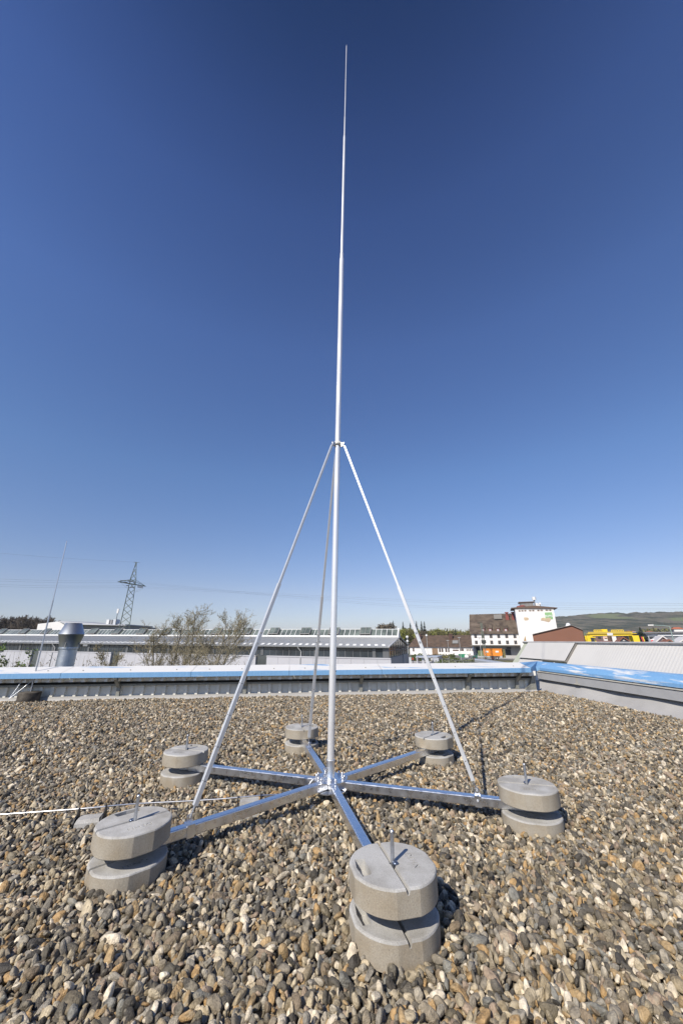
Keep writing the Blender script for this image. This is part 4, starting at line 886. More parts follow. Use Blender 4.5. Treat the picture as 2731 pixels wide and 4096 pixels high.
m = MB(); m.add([V((xl-.5, WY-.6, ze-.25)), V((xr, WY-.6, ze-.25)), V((xr, WY+RD, zri)), V((xl-.5, WY+RD, zri)), V((xr, WY+ROOFD+.6, ze-.25)), V((xl-.5, WY+ROOFD+.6, ze-.25)), V((xl-.5, WY-.6, ze-.55)), V((xr, WY-.6, ze-.55))], [(0, 1, 2, 3), (3, 2, 4, 5), (6, 7, 1, 0)]); rf = m.build('roof', TILE, wh)
def roofpt(px, py, reg=4):
    a = G(reg, px, py, WY); d = (a-V((0, 0, EYE))); s_ = (zri-ze)/RD; t = (ze-EYE-WY*s_)/(d.z-d.y*s_); return V((d.x*t, d.y*t, d.z*t+EYE))
for x in (1040, 1110, 1185, 1260):
    p = roofpt(x, 416); m = MB(); m.box(p.x-.6, p.x+.6, p.y-.5, p.y+1.6, p.z-.7, p.z+.75); dm = m.build('dormer', [REDB], rf); m = MB(); m.poly([V((p.x-.75, p.y-.7, p.z+.75)), V((p.x+.75, p.y-.7, p.z+.75)), V((p.x+.75, p.y+2.6, p.z+2.45)), V((p.x-.75, p.y+2.6, p.z+2.45))], (0, 0, .12)); m.build('dormer_roof', TILE, dm)
    m = MB(); m.box(p.x-.36, p.x+.36, p.y-.56, p.y-.5, p.z-.35, p.z+.5); m.build('dormer_window', mat('pale_pane', (.45, .42, .42), .5), dm)
a, b_ = roofpt(1148, 312), roofpt(1222, 282); m = MB(); m.poly([a+V((0, -.6, .2)), V((b_.x, a.y-.6, a.z+.2)), b_+V((0, -.4, .5)), V((a.x, b_.y-.4, b_.z+.5))], (0, 0, .4)); m.build('roof_hatch', mat('grey_hatch', (.20, .19, .17), .7), rf)
for x, yb, yt in ((1276, 310, 240), (1337, 310, 238)):
    p = roofpt(x, yb); zt_ = G(4, x-6, yt, p.y+1).z; m = MB(); m.box(p.x-.6, p.x+.6, p.y-.4, p.y+1, p.z-.3, p.z+1.5); m.tube((p.x, p.y+.3, p.z+1), (p.x, p.y+.3, zt_), .42, 8); m.box(p.x-.7, p.x+.7, p.y-.3, p.y+1, zt_-.35, zt_); m.build('vent_pipe', REDB, rf)
for y, xs in ((472, (968, 1040, 1117, 1191, 1268, 1347)), (530, (976, 1048, 1124, 1199, 1276, 1355))):
    for x in xs:
        p = G(4, x, y, WY); m = MB(); m.box(p.x-.52, p.x+.52, WY-.06, WY+.1, p.z-.65, p.z+.65); w_ = m.build('window', WINM, wh)
        m = MB(); m.box(p.x-.36, p.x-.05, WY-.09, WY-.06, p.z-.5, p.z+.5); m.box(p.x+.05, p.x+.36, WY-.09, WY-.06, p.z-.5, p.z+.5); m.build('pane', mat('dull_pane', (.07, .08, .09), .3), w_)
for x0, x1, y0, y1 in ((975, 1000, 588, 612), (1265, 1305, 598, 655), (978, 1035, 580, 640), (1268, 1310, 580, 592)):
    a, b_ = G(4, x0, y1, WY+2.1), G(4, x1, y0, WY+2.1); m = MB(); m.box(a.x, b_.x, WY+2.05, WY+2.25, max(a.z, GZ+1.05), b_.z); m.build('dock_door', DARKW, wh)
# tower
TY = 160.0
tl, tr = G(5, 590, 520, TY).x, G(5, 968, 330, TY).x; ztp = G(5, 760, 214, TY).z; TD = 13.0
tw_ = thing('white_tower', 'tall white grain tower with peeling plaster, green sign and thin brown roof', 'tower', (tl, TY, GZ))
m = MB(); m.box(tl, tr, TY, TY+TD, GZ, ztp); m.build('wall', [PL], tw_)
ap_ = G(5, 745, 195, TY+2); zl = G(5, 548, 222, TY).z; zr2 = G(5, 975, 222, TY).z
m = MB(); xo0, xo1 = tl-1.3, tr+1.3
m.poly([V((xo0, TY-.5, zl+.1)), V((xo1, TY-.5, zr2+.1)), V((xo1, TY-.5, zr2+.35)), V((ap_.x, TY-.5, ap_.z)), V((xo0, TY-.5, zl+.35))], (0, TD+1, 0)); m.build('roof', mat('brown_flat_roof', (.13, .085, .06), .8), tw_)
for x0, x1 in ((580, 668), (688, 752), (775, 841), (862, 930)):
    a, b_ = G(5, x0, 253-(x0-580)*.02, TY), G(5, x1, 236-(x0-580)*.02, TY); m = MB(); m.box(a.x, b_.x, TY-.05, TY+.1, a.z, b_.z); lv = m.build('louvre', mat('pale_slats', (.5, .46, .42), .7), tw_)
    n = int((b_.x-a.x)/.75)
    for k in range(n):
        x = a.x+(k+.5)*(b_.x-a.x)/n; m = MB(); m.box(x-.2, x+.2, TY-.08, TY-.05, a.z, b_.z); m.build('slot', WINM, lv)
def patch(mb, pts, reg, dy, Y): mb.poly([G(reg, x, y, Y)+V((0, 0, 0)) for x, y in pts], (0, dy, 0))
BEI = mat('bare_beige_render', (.52, .41, .28), .9, var=.12, scale=.8)
m = MB(); patch(m, [(485, 655), (530, 652), (600, 658), (615, 690), (605, 725), (560, 733), (510, 735), (492, 710)], 11, -.05, TY); m.build('bare_patch', BEI, tw_)
m = MB(); patch(m, [(945, 665), (1000, 656), (1030, 660), (1065, 685), (1100, 660), (1180, 665), (1195, 700), (1170, 755), (1130, 780), (1085, 765), (1020, 745), (960, 735), (930, 730)], 11, -.10, TY); m.build('bare_patch', BEI, tw_)
sg0, sg1 = G(11, 1040, 610, TY), G(11, 1238, 610, TY); zs0, zs1 = G(11, 1150, 705, TY).z, G(11, 1150, 520, TY).z
SGRN = mat('faded_green_sign', (.24, .42, .20), .7, var=.12, scale=.8)
m = MB(); m.box(sg0.x, sg1.x, TY-.07, TY, zs0, zs1); sgn_ = m.build('sign_board', SGRN, tw_)
fc = bpy.data.curves.new('tmp_font', 'FONT'); fc.body = 'BayWa'; fc.size = 2.75; fc.extrude = .02; fc.align_x = 'CENTER'; fc.align_y = 'CENTER'; fc.offset = .05
fo = bpy.data.objects.new('tmp_font', fc); COL.objects.link(fo); dg = bpy.context.evaluated_depsgraph_get(); dg.update(); tm2 = bpy.data.meshes.new_from_object(fo.evaluated_get(dg)); bpy.data.objects.remove(fo)
wd = max(v.co.x for v in tm2.vertices)-min(v.co.x for v in tm2.vertices); k = (sg1.x-sg0.x)*.96/wd
c_ = V(((sg0.x+sg1.x)/2, TY-.09, G(11, 1150, 615, TY).z)); o_ = BASE[sgn_.name]
for v in tm2.vertices: v.co = loc2w(V((c_.x+v.co.x*k, c_.y-v.co.z, c_.z+v.co.y*k)))-o_
tm2.materials.clear(); tm2.materials.append(MAT['white']); to = bpy.data.objects.new('lettering', tm2); COL.objects.link(to); to.parent = sgn_
ca0, ca1 = G(5, 605, 205, TY+4), G(5, 735, 155, TY+4); m = MB(); m.box(ca0.x, ca1.x, TY+4, TY+9, ca0.z-1.2, ca1.z); cb = m.build('roof_cabin', mat('ribbed_grey_cabin', (.22, .21, .20), .7, var=.2, scale=1.2, stretch=(3, 1, .1)), tw_)
m = MB(); m.box(ca0.x-.5, ca1.x+.4, TY+3.6, TY+9.4, ca1.z, ca1.z+.3); m.build('cabin_roof', mat('brown_flat_roof', (.1, .1, .1)), cb)
for x, y0, y1 in ((592, 210, 190), (627, 208, 184)):
    p = G(5, x, y0, TY+1); q = G(5, x, y1, TY+1); m = MB(); m.lathe((p.x, TY+1, 0), [(.7, p.z-1), (.6, q.z-.8), (1.0, q.z-.7), (1.0, q.z-.3), (.1, q.z)], 10); m.build('roof_vent', REDB, tw_)
p0, p1, p2 = G(5, 745, 205, TY+4), G(5, 738, 132, TY+4), G(5, 735, 100, TY+4); m = MB(); m.tube((p1.x+.3, TY+4, p0.z-1.5), (p1.x+.3, TY+4, p1.z), .28, 5); m.build('antenna_mast', mat('grey_lattice', (.25, .26, .27), .6), tw_)
m = MB(); m.tube((p1.x+.3, TY+4, p1.z), (p1.x+.3, TY+4, p2.z), .7, 8); m.build('antenna', MAT['white'], tw_)
for x0, x1, y0, y1 in ((765, 784, 162, 196), (785, 800, 172, 194), (797, 814, 158, 172)):
    a, b_ = G(5, x0, y1, TY+4), G(5, x1, y0, TY+4); m = MB(); m.box(a.x, b_.x, TY+4, TY+5.5, a.z-.4, b_.z); m.build('roof_unit', MAT['white'], tw_)
m = MB(); p = G(5, 806, 172, TY+4); m.tube((p.x, TY+4, p.z-3), (p.x, TY+4, p.z), .15, 5); m.build('antenna_mast', mat('grey_lattice', (.2, .2, .2)), tw_)
p = G(5, 650, 560, TY); q = G(5, 652, 505, TY); m = MB(); m.poly([V((p.x-.4, TY, p.z)), V((p.x+.5, TY, p.z)), V((q.x, TY, q.z))], (0, -.06, 0)); m.build('rust_streak', mat('rust_streak', (.4, .27, .13), .9), tw_)
# brown hall in front of the tower
BY = 112.0
setrot(28)
bh = thing('brown_hall', 'rust brown gabled metal hall in front of the white tower', 'hall', (G(5, 740, 590, BY).x, BY, GZ))
f = [G(5, 738, 495, BY), G(5, 1135, 399, BY), G(5, 1262, 446, BY)]; x0 = G(5, 745, 590, BY).x; x1 = G(5, 1280, 590, BY).x; f[0].x = x0; f[2].x = x1
m = MB(); m.poly([V((x0, BY, GZ)), V((x1, BY, GZ)), f[2], f[1], f[0]], (0, 30, 0)); m.build('wall', mat('rust_brown_sheet', (.20, .085, .05), .6, var=.05, scale=.3), bh)
for a, b_ in ((f[0], f[1]), (f[1], f[2])):
    m = MB(); a = a+V((0, -.4, .05)); b_ = b_+V((0, -.4, .05)); e_ = (b_-a)*.03 if b_ is not f[1] else V((0, 0, 0)); m.poly([a, b_+(b_-a)*(.04 if (b_-a).z < 0 else 0), b_+(b_-a)*(.04 if (b_-a).z < 0 else 0)+V((0, 30.8, 0)), a+V((0, 30.8, 0))], (0, 0, .12)); m.build('roof', mat('grey_brown_roof', (.20, .18, .17), .6), bh)
m = MB(); a, b_ = G(5, 1060, 412, BY+8), G(5, 1148, 392, BY+8); m.lathe(((a.x+b_.x)/2, BY+8, a.z-1), [((b_.x-a.x)/2, 0), ((b_.x-a.x)/2.2, (b_.z-a.z)+.3), (.3, (b_.z-a.z)+1.5)], 14); m.build('roof_dome', MAT['white'], bh)
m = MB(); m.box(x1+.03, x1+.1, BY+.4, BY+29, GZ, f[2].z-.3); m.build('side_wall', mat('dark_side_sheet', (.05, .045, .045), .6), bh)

# ------------------------------------------------------------------ long low building, left of the warehouse
setrot(20)
LY = 192.0; lb = thing('low_building', 'long low white building with brown tiled hipped roof left of the warehouse', 'building', (G(8, 60, 505, LY).x, LY, GZ))
xl, xr = G(8, 62, 460, LY).x, G(8, 885, 460, LY).x; ze = G(8, 450, 415, LY).z; zr_ = G(8, 450, 266, LY+8).z
m = MB(); m.box(xl, xr, LY, LY+16, GZ, ze); m.build('wall', PL, lb)
m = MB(); q = G(8, 118, 270, LY+8); rx = q.x+1.5
m.add([V((xl-1, LY-.7, ze-.2)), V((xr, LY-.7, ze-.2)), V((xr, LY+8, zr_)), V((rx, LY+8, zr_)), V((xl-1, LY+16.7, ze-.2)), V((xr, LY+16.7, ze-.2))], [(0, 1, 2, 3), (0, 3, 4), (3, 2, 5, 4), (1, 5, 2)]); lrf = m.build('roof', TILE2, lb)
for x, y0, y1, w_ in ((600, 345, 255, 1.6), (192, 280, 255, 1.2)):
    a, b_ = G(8, x, y0, LY+5), G(8, x, y1, LY+5); m = MB(); m.box(a.x-w_/2, a.x+w_/2, LY+4.5, LY+6, a.z-1, b_.z); m.box(a.x-w_/2-.12, a.x+w_/2+.12, LY+4.4, LY+6.1, b_.z, b_.z+.3); m.build('chimney', mat('dark_brick', (.09, .05, .04), .9), lrf)
s_ = (zr_-ze)/8.7
a = G(8, 656, 370, LY+2.2); m = MB(); m.poly([V((a.x-1.3, LY+1.4, ze+s_*2.1+.15)), V((a.x+1.3, LY+1.4, ze+s_*2.1+.15)), V((a.x+1.3, LY+3.4, ze+s_*4.1+.15)), V((a.x-1.3, LY+3.4, ze+s_*4.1+.15))], (0, 0, .2)); m.build('skylight', mat('skylight_pane', (.25, .25, .24), .3), lrf)
for x0, x1, y0, y1 in ((100, 118, 430, 478), (443, 463, 437, 486), (476, 495, 437, 486), (526, 545, 437, 486), (559, 578, 437, 486), (714, 732, 440, 472), (738, 762, 440, 472), (802, 810, 443, 474), (824, 833, 443, 474), (848, 857, 443, 474), (874, 882, 445, 474), (628, 644, 503, 513), (838, 856, 508, 518)):
    a, b_ = G(8, x0, y1, LY), G(8, x1, y0, LY); m = MB(); m.box(a.x, b_.x, LY-.05, LY+.1, max(a.z, GZ+.1), b_.z); w_ = m.build('window', WINM, lb)
    if y1-y0 > 25: m = MB(); c_ = (a.x+b_.x)/2; m.box(a.x+.2, c_-.08, LY-.08, LY-.05, a.z+.25, b_.z-.25); m.box(c_+.08, b_.x-.2, LY-.08, LY-.05, a.z+.25, b_.z-.25); m.build('pane', mat('dull_pane', (.1, .1, .1)), w_)
for k, x in enumerate((622, 648, 674)):
    a, b_ = G(8, x, 472, LY), G(8, x+22, 440, LY); m = MB(); m.box(a.x, b_.x, LY-.05, LY+.1, a.z, b_.z); w_ = m.build('window', WINM, lb); m = MB(); m.box(a.x+.1, b_.x-.1, LY-.09, LY-.05, (a.z+b_.z)/2, b_.z-.1); m.build('roller_shutter', MAT['white'], w_)
a, b_ = G(8, 355, 512, LY), G(8, 424, 435, LY); m = MB()
m.box(a.x, b_.x, LY-.06, LY+.1, GZ+.1, b_.z); m.build('barn_door', mat('brown_planks', (.24, .16, .10), .8, var=.2, scale=1, stretch=(4, 1, .2)), lb)

# ------------------------------------------------------------------ truck, container and small yard things
TRY = 146.0
setrot(19)
def TX_(x, y, Y=TRY): return G(8, x, y, Y)
tk = thing('container_truck', 'green truck carrying a large orange skip container past the warehouse', 'truck', (TX_(880, 585).x, TRY, GZ))
zg = TX_(1100, 586).z; zo = zg
def tz(y): return TX_(1100, y).z
m = MB(); x0, x1 = TX_(1022, 490).x, TX_(1268, 490).x; z0, z1_ = tz(537), tz(441); m.poly([V((x0, TRY, z0+.35)), V((x0+.35, TRY, z0)), V((x1-.3, TRY, z0)), V((x1, TRY, z0+.5)), V((x1-.1, TRY, z1_)), V((x0-.0, TRY, z1_))], (0, 2.5, 0))
n = 11
ct = m.build('container', mat('orange_container', (.80, .27, .03), .5, var=.05, scale=.6), tk)
for k in range(n+1):
    x = x0+.15+(x1-x0-.4)*k/n; m = MB(); m.box(x-.05, x+.05, TRY-.08, TRY, z0+.3, z1_-.25); m.build('rib', _mats['orange_container'], ct)
m = MB(); m.box(x0-.1, x1+.05, TRY-.12, TRY+2.6, z1_-.2, z1_); m.build('rim', _mats['orange_container'], ct)
for x in (1067, 1200): p = TX_(x, 480); m = MB(); m.box(p.x-.5, p.x+.5, TRY-.12, TRY-.081, p.z-.3, p.z+.25); m.build('white_plate', MAT['white'], ct)
m = MB(); xa, xb = TX_(945, 560).x, TX_(1240, 560).x; m.box(xa, xb, TRY+.1, TRY+2.3, tz(562), tz(540)); m.build('chassis', mat('dark_chassis', (.10, .11, .11), .6), tk)
m = MB(); m.box(TX_(945, 550).x, TX_(1110, 550).x, TRY-.05, TRY+.1, tz(556), tz(541)); m.build('side_rail', mat('pale_rail', (.45, .47, .46), .5), tk)
x0, x1 = TX_(876, 560).x, TX_(950, 560).x; za, zb2, zc2 = tz(572), tz(500), tz(545)
GRNP = mat('dark_green_paint', (.03, .10, .075), .35, var=.1)
m = MB(); m.poly([V((x0, TRY, za)), V((x1, TRY, za)), V((x1, TRY, zb2)), V((x0+1.9, TRY, zb2)), V((x0+1.0, TRY, (zb2+zc2)/2-.2)), V((x0+.1, TRY, zc2))], (0, 2.3, 0)); cabn = m.build('cab', GRNP, tk)
m = MB(); m.poly([V((x0+1.15, TRY-.03, (zb2+zc2)/2-.25)), V((x1-.6, TRY-.03, (zb2+zc2)/2-.25)), V((x1-.6, TRY-.03, zb2-.25)), V((x0+1.95, TRY-.03, zb2-.25))], (0, .06, 0)); m.build('cab_window', GLASS, cabn)
m = MB(); xa, xb = TX_(952, 500).x, TX_(1020, 500).x; m.box(xa, xb, TRY+.3, TRY+2.1, tz(540), tz(470)); m.build('rear_gear', mat('olive_crane_gear', (.15, .19, .08), .6), tk)
m = MB(); xa = TX_(1272, 500).x; m.box(xa-.1, xa+.9, TRY+.9, TRY+1.8, tz(560), tz(450)); m.build('tail_frame', mat('dirty_yellow_frame', (.15, .13, .05), .7, var=.4, scale=3), tk)
for x in (905, 1052, 1147, 1200):
    p = TX_(x, 565); m = MB(); r_ = .52 if x > 1100 else .42; m.tube((p.x, TRY-.08, GZ+.0+r_+(zo-GZ)), (p.x, TRY+.35, GZ+r_+(zo-GZ)), r_, 18); w_ = m.build('wheel', MAT['black'], tk); m = MB(); m.tube((p.x, TRY-.12, GZ+r_+(zo-GZ)), (p.x, TRY-.07, GZ+r_+(zo-GZ)), r_*.5, 12); m.build('rim', mat('rim_red' if x < 1190 else 'rim_grey', (.22, .08, .06) if x < 1190 else (.4, .4, .4), .5), w_)
sk = thing('green_skip', 'green open skip container standing left of the green truck', 'skip', (TX_(760, 570, 168).x, 168, GZ))
p0, p1 = G(8, 690, 512, 168), G(8, 838, 512, 168); z0 = G(8, 760, 568, 168).z; z1_ = p0.z
m = MB(); m.poly([V((p0.x, 168, z1_)), V((p1.x-.3, 168, z1_)), V((p1.x-2.0, 168, z0)), V((p0.x+1.2, 168, z0))], (0, 2, 0)); m.build('body', mat('green_container_paint', (.03, .22, .11), .5, var=.15, scale=1), sk)
m = MB(); m.poly([V((p1.x-.1, 168, z1_-.1)), V((p1.x+.2, 168, z1_-.1)), V((p1.x-2.0, 168, z0)), V((p1.x-2.5, 168, z0))], (0, 2, 0)); m.build('ramp_flap', mat('rust_brown_flap', (.2, .13, .1), .8), sk)
p = G(8, 800, 530, 168); m = MB(); m.tube((p.x, 167.9, p.z-.3), (p.x, 168.02, p.z-.3), .75, 14); m.build('round_mark', MAT['white'], sk)
setrot(0)
rc = MB(); a, b_ = G(8, 1388, 600, 150), G(8, 1432, 552, 150); rc.box(a.x, b_.x, 150, 152, b_.z-.4, b_.z); 
for dx in (.1, (b_.x-a.x)-.25): rc.box(a.x+dx, a.x+dx+.15, 150, 150.2, GZ, b_.z-.4)
rc.box(a.x, b_.x, 150, 150.15, (a.z+b_.z)/2, (a.z+b_.z)/2+.2)
tag(rc.build('red_rack', mat('red_paint', (.35, .03, .03), .5), origin=(a.x, 150, GZ)), 'small red frame rack standing at the end of the loading ramp', 'rack')
# street and platform lamps
def lamp(label, x, yb, yt, Y, kind, r=.09, dxt=0):
    b0 = G(8, x, yb, Y); t0 = G(8, x+dxt, yt, Y); L_ = thing('lamp_post', label, 'lamp post', (b0.x, Y, GZ), 'lamp posts in the station yard'); m = MB(); m.tube((b0.x, Y, GZ), (b0.x, Y, t0.z), r, 8, r*.7); m.build('pole', mat('galvanised_pole', (.42, .43, .43), .5), L_)
    m = MB()
    if kind == 'ball': m.lathe((b0.x, Y, t0.z), [(.12, -.1), (.36, .05), (.4, .3), (.25, .55), (.02, .6)], 12)
    elif kind == 'double':
        m.lathe((b0.x, Y, t0.z), [(.12, -.1), (.36, .05), (.4, .3), (.25, .55), (.02, .6)], 12); m.lathe((b0.x, Y, t0.z-1.1), [(.1, -.1), (.32, .05), (.35, .3), (.1, .5)], 12)
    elif kind == 'flat': m.box(b0.x-.45, b0.x+.45, Y-.2, Y+.2, t0.z-.05, t0.z+.12)
    m.build('lamp_head', MAT['white'] if kind != 'flat' else mat('galvanised_pole', (.4, .4, .4)), L_)
lamp('lamp post with two white heads beside the hall gable', 48, 655, 300, 112, 'double', .12)
lamp('lamp post with round white head before the barn door building', 303, 600, 280, 134, 'ball', .09, -10)
lamp('slim lamp post with flat head in front of the paired windows', 575, 560, 335, 150, 'flat', .07)
lamp('taller slim lamp post with small lamp in front of the low white wall', 733, 590, 297, 140, 'flat', .08)
lamp('thick pale pole in front of the truck cab', 1010, 640, 300, 116, 'flat', .11, -15)
cm = thing('catenary_mast', 'green lattice railway mast in front of the warehouse', 'railway mast', (G(8, 1020, 600, 130).x, 130, GZ)); b0, t0 = G(8, 1030, 440, 130), G(8, 993, 95, 130); m = MB(); cx_ = (b0.x+t0.x)/2
z = GZ; zt_ = t0.z
def cw(z): return .42-.22*(z-GZ)/(zt_-GZ)
while z < zt_-.5:
    z2 = min(z+1.0, zt_); w1, w2 = cw(z), cw(z2)
    for sx in (-1, 1):
        for sy in (-1, 1): m.tube((cx_+sx*w1, 130+sy*w1, z), (cx_+sx*w2, 130+sy*w2, z2), .06, 4, cap=False)
        m.tube((cx_-sx*w1, 130-w1, z), (cx_+sx*w2, 130-w2, z2), .035, 4, cap=False)
    z = z2
m.build('lattice', GS, cm); m = MB(); q = G(8, 990, 97, 130); m.tube((cx_-1.2, 130, q.z), (cx_+.8, 130, q.z+.1), .05, 4); m.build('top_arm', GS, cm); m = MB(); q = G(8, 1015, 350, 130); m.box(cx_-.7, cx_+.7, 129.4, 129.9, q.z-.5, q.z+.5); m.build('switch_box', mat('dark_box', (.06, .065, .06), .6), cm)
# platform shelter, small pavilion, bridge roof
sh = thing('platform_shelter', 'flat roofed platform shelter with pale ribbed side panels below the low building', 'shelter', (G(8, 300, 640, 108).x, 108, GZ+.55)); SY = 108.0
a, b_ = G(8, 152, 557, SY), G(8, 420, 557, SY); m = MB(); m.poly([V((a.x-.3, SY, a.z-.1)), V((b_.x, SY, a.z-.05)), V((b_.x+3, SY+6, a.z+.1)), V((a.x+.8, SY+5, a.z+.05))], (0, 0, .22)); m.build('roof', mat('pale_blue_roof_sheet', (.42, .45, .49), .5), sh)
zgp = GZ+.55
for x0, x1, Y in ((152, 182, SY), (220, 250, SY+.5), (365, 440, SY)):
    p, q = G(8, x0, 620, Y), G(8, x1, 620, Y); m = MB(); m.box(p.x, q.x, Y+.1, Y+.3, zgp, a.z-.12); m.build('side_panel', mat('ribbed_pale_panel', (.46, .47, .5), .6, var=.2, scale=1, stretch=(14, 1, .1)), sh)
p, q = G(8, 440, 600, SY), G(8, 478, 600, SY+3); m = MB(); m.poly([V((p.x, SY+.1, zgp)), V((q.x, SY+3, zgp)), V((q.x, SY+3, a.z)), V((p.x, SY+.1, a.z-.1))], (.15, 0, 0)); m.build('end_panel', mat('shade_grey_panel', (.25, .25, .26), .7), sh)
kb = MB(); p, q = G(8, 57, 653, 106), G(8, 78, 556, 106); kb.box(p.x, q.x, 106, 107, zgp, q.z); kb.box(p.x-.05, q.x+.05, 105.95, 107.05, q.z, q.z+.08); tag(kb.build('sign_cabinet', mat('pale_cabinet', (.5, .52, .54), .5), origin=(p.x, 106, zgp)), 'narrow pale grey cabinet beside the lamp with two heads', 'cabinet')
# waiting people, a few pixels tall
def person(label, x, yb, Y, hgt, top, trouser, lean=0):
    p = G(8, x, yb, Y); B = V((p.x, Y, zgp)); t = thing('person', label, 'person', B, 'people waiting on the platform'); s = hgt/1.75
    bm = bmesh.new(); J = [(0, 0, .93), (0, 0, 1.15), (0, 0, 1.42), (0, 0, 1.52), (0, -.01, 1.64), (-.09, 0, .9), (-.1, -.02, .5), (-.1, 0, .06), (-.1, -.12, .03), (.09, 0, .9), (.1, -.03, .5), (.12, .02, .06), (.12, -.1, .03), (-.19, 0, 1.4), (-.24, .02, 1.12), (-.22, -.12, .9), (.19, 0, 1.4), (.24, .02, 1.12), (.2, -.14, .92)]
    Rr = [.14, .14, .15, .06, .11, .09, .065, .045, .04, .09, .065, .045, .04, .07, .045, .03, .07, .045, .03]; Ed = [(0, 1), (1, 2), (2, 3), (3, 4), (0, 5), (5, 6), (6, 7), (7, 8), (0, 9), (9, 10), (10, 11), (11, 12), (2, 13), (13, 14), (14, 15), (2, 16), (16, 17), (17, 18)]
    bm.free(); me = bpy.data.meshes.new('body'); me.from_pydata([(a*s, b_*s, c_*s) for a, b_, c_ in J], Ed, []); o = bpy.data.objects.new('body', me); COL.objects.link(o)
    md = o.modifiers.new('s', 'SKIN'); me.skin_vertices.new() if not me.skin_vertices else None
    for v, r_ in zip(me.skin_vertices[0].data, Rr): v.radius = (r_*s, r_*s)
    me.skin_vertices[0].data[0].use_root = True; md.use_smooth_shade = True; o.modifiers.new('sub', 'SUBSURF').levels = 1
    dg = bpy.context.evaluated_depsgraph_get(); dg.update(); nm_ = bpy.data.meshes.new_from_object(o.evaluated_get(dg)); nm_.name = 'body'; bpy.data.objects.remove(o)
    nm_.materials.clear(); skin = mat('skin', (.45, .28, .2), .6); nm_.materials.append(skin); nm_.materials.append(top); nm_.materials.append(trouser)
    for f_ in nm_.polygons:
        z = f_.center.z/s; f_.material_index = 0 if z > 1.5 or (z < 1.0 and abs(f_.center.x) > .17*s) else (1 if z > .92 else 2)
    o = bpy.data.objects.new('body', nm_); COL.objects.link(o); o.parent = t
    h = MB(); h.lathe((B.x, B.y+.02*s, B.z+1.64*s), [(.118*s, 0), (.12*s, .05*s), (.08*s, .12*s), (.01, .14*s)], 10); h.build('hair', mat('dark_hair', (.04, .03, .02), .8), t)
TOPS = [mat('dark_jacket', (.04, .04, .05), .9), mat('red_jacket', (.4, .05, .04), .9), mat('white_shirt', (.6, .6, .6), .9), mat('blue_trousers', (.06, .08, .14), .9)]
person('person in red top standing between the pale cabinet and the shelter', 105, 635, 110, 1.7, TOPS[1], TOPS[3])
person('person in dark clothes standing at the left shelter opening', 177, 645, 107, 1.75, TOPS[0], TOPS[0])
person('person in white shirt standing under the shelter', 352, 640, 107.5, 1.7, TOPS[2], TOPS[0])
br_ = MB(); a, b_, c_, d_ = G(8, 905, 572, 70), G(8, 1400, 632, 60), G(8, 1290, 640, 58), G(8, 905, 588, 69); br_.poly([a, G(8, 1010, 578, 72), b_, G(8, 1235, 636, 55), d_], (0, 0, -.35))
tag(br_.build('metal_canopy', mat('pale_metal_canopy', (.40, .42, .44), .45, var=.08), origin=(a.x, 70, a.z)), 'long narrow pale metal canopy roof below the truck, pointing left', 'canopy')
fn = thing('railing', 'thin dark railing running down right from the shelter below the shrubs', 'railing', G(8, 600, 640, 95)); fa, fb = G(8, 440, 568, 100), G(8, 1010, 636, 88)
m = MB(); m.tube(fa, fb, .09, 6); m.build('top_rail', DKF, fn)
for k in range(6): p = fa.lerp(fb, (k+.5)/6); m = MB(); m.tube((p.x, p.y, GZ), p, .05, 6); m.build('post', mat('galvanised_pole', (.4, .4, .4)), fn)

# ------------------------------------------------------------------ town at the far right, seen over the white roof
setrot(30)
YC = mat('crane_yellow', (.78, .55, .02), .5, var=.06)
gc = thing('gantry_crane', 'large yellow gantry crane with two trolleys behind the steep white roof', 'crane', (G(7, 400, 355, 118).x, 118, GZ)); CY = 118.0
def c7(x, y, Y=None): return G(7, x, y, Y or CY)
a, b_ = c7(90, 208), c7(780, 180); zt_ = c7(450, 176).z; zb3 = c7(450, 208).z; m = MB(); m.box(a.x, b_.x, CY, CY+1.2, zb3, zt_); gd = m.build('girder', YC, gc)
m = MB(); m.box(a.x, b_.x, CY+6, CY+7.2, zb3, zt_); m.build('girder', YC, gc)
m = MB(); m.box(a.x, b_.x, CY-.25, CY+.05, zt_-.05, zt_+.45); m.build('walkway', mat('ochre_walkway', (.5, .36, .05), .6), gc)
for x0, x1 in ((60, 110), (765, 850)):
    p, q = c7(x0, 200), c7(x1, 200); m = MB(); m.box(p.x, q.x, CY-.3, CY+7.5, zb3+.5, zt_-.1); m.build('end_carriage', YC, gc)
for x, xb in ((770, 795), (55, 50)):
    p, q = c7(x, 205), c7(xb, 330); m = MB()
    for dy in (0, 6.5):
        m2 = MB(); m2.poly([V((p.x, CY+dy, p.z)), V((p.x+1.3, CY+dy, p.z)), V((q.x+1.5, CY+dy, GZ)), V((q.x+.6, CY+dy, GZ))], (0, .5, 0)); m2.build('leg', YC, gc)
p, q = c7(312, 182), c7(385, 105); m = MB(); m.box(p.x, q.x, CY+1, CY+5, zt_, q.z); m.build('machine_house', YC, gc)
for x0, x1 in ((185, 310), (460, 640)):
    p, q = c7(x0, 170), c7(x1, 118); m = MB()
    for z in (q.z, (p.z+q.z)/2): m.box(p.x, q.x, CY+.8, CY+.9, z-.08, z+.08)
    for k in range(6): x = p.x+(q.x-p.x)*k/5; m.box(x-.06, x+.06, CY+.8, CY+.9, zt_, q.z)
    m.box(p.x+(q.x-p.x)*.38, p.x+(q.x-p.x)*.68, CY+1.2, CY+4, zt_-.3, (p.z*.5+q.z*.5)); m.build('trolley', YC, gc)
p, q = c7(385, 206), c7(463, 165); m = MB(); m.box(p.x, q.x, CY-.5, CY-.3, p.z, q.z); m.build('white_sign_board', mat('pale_board', (.62, .62, .62), .5), gc)
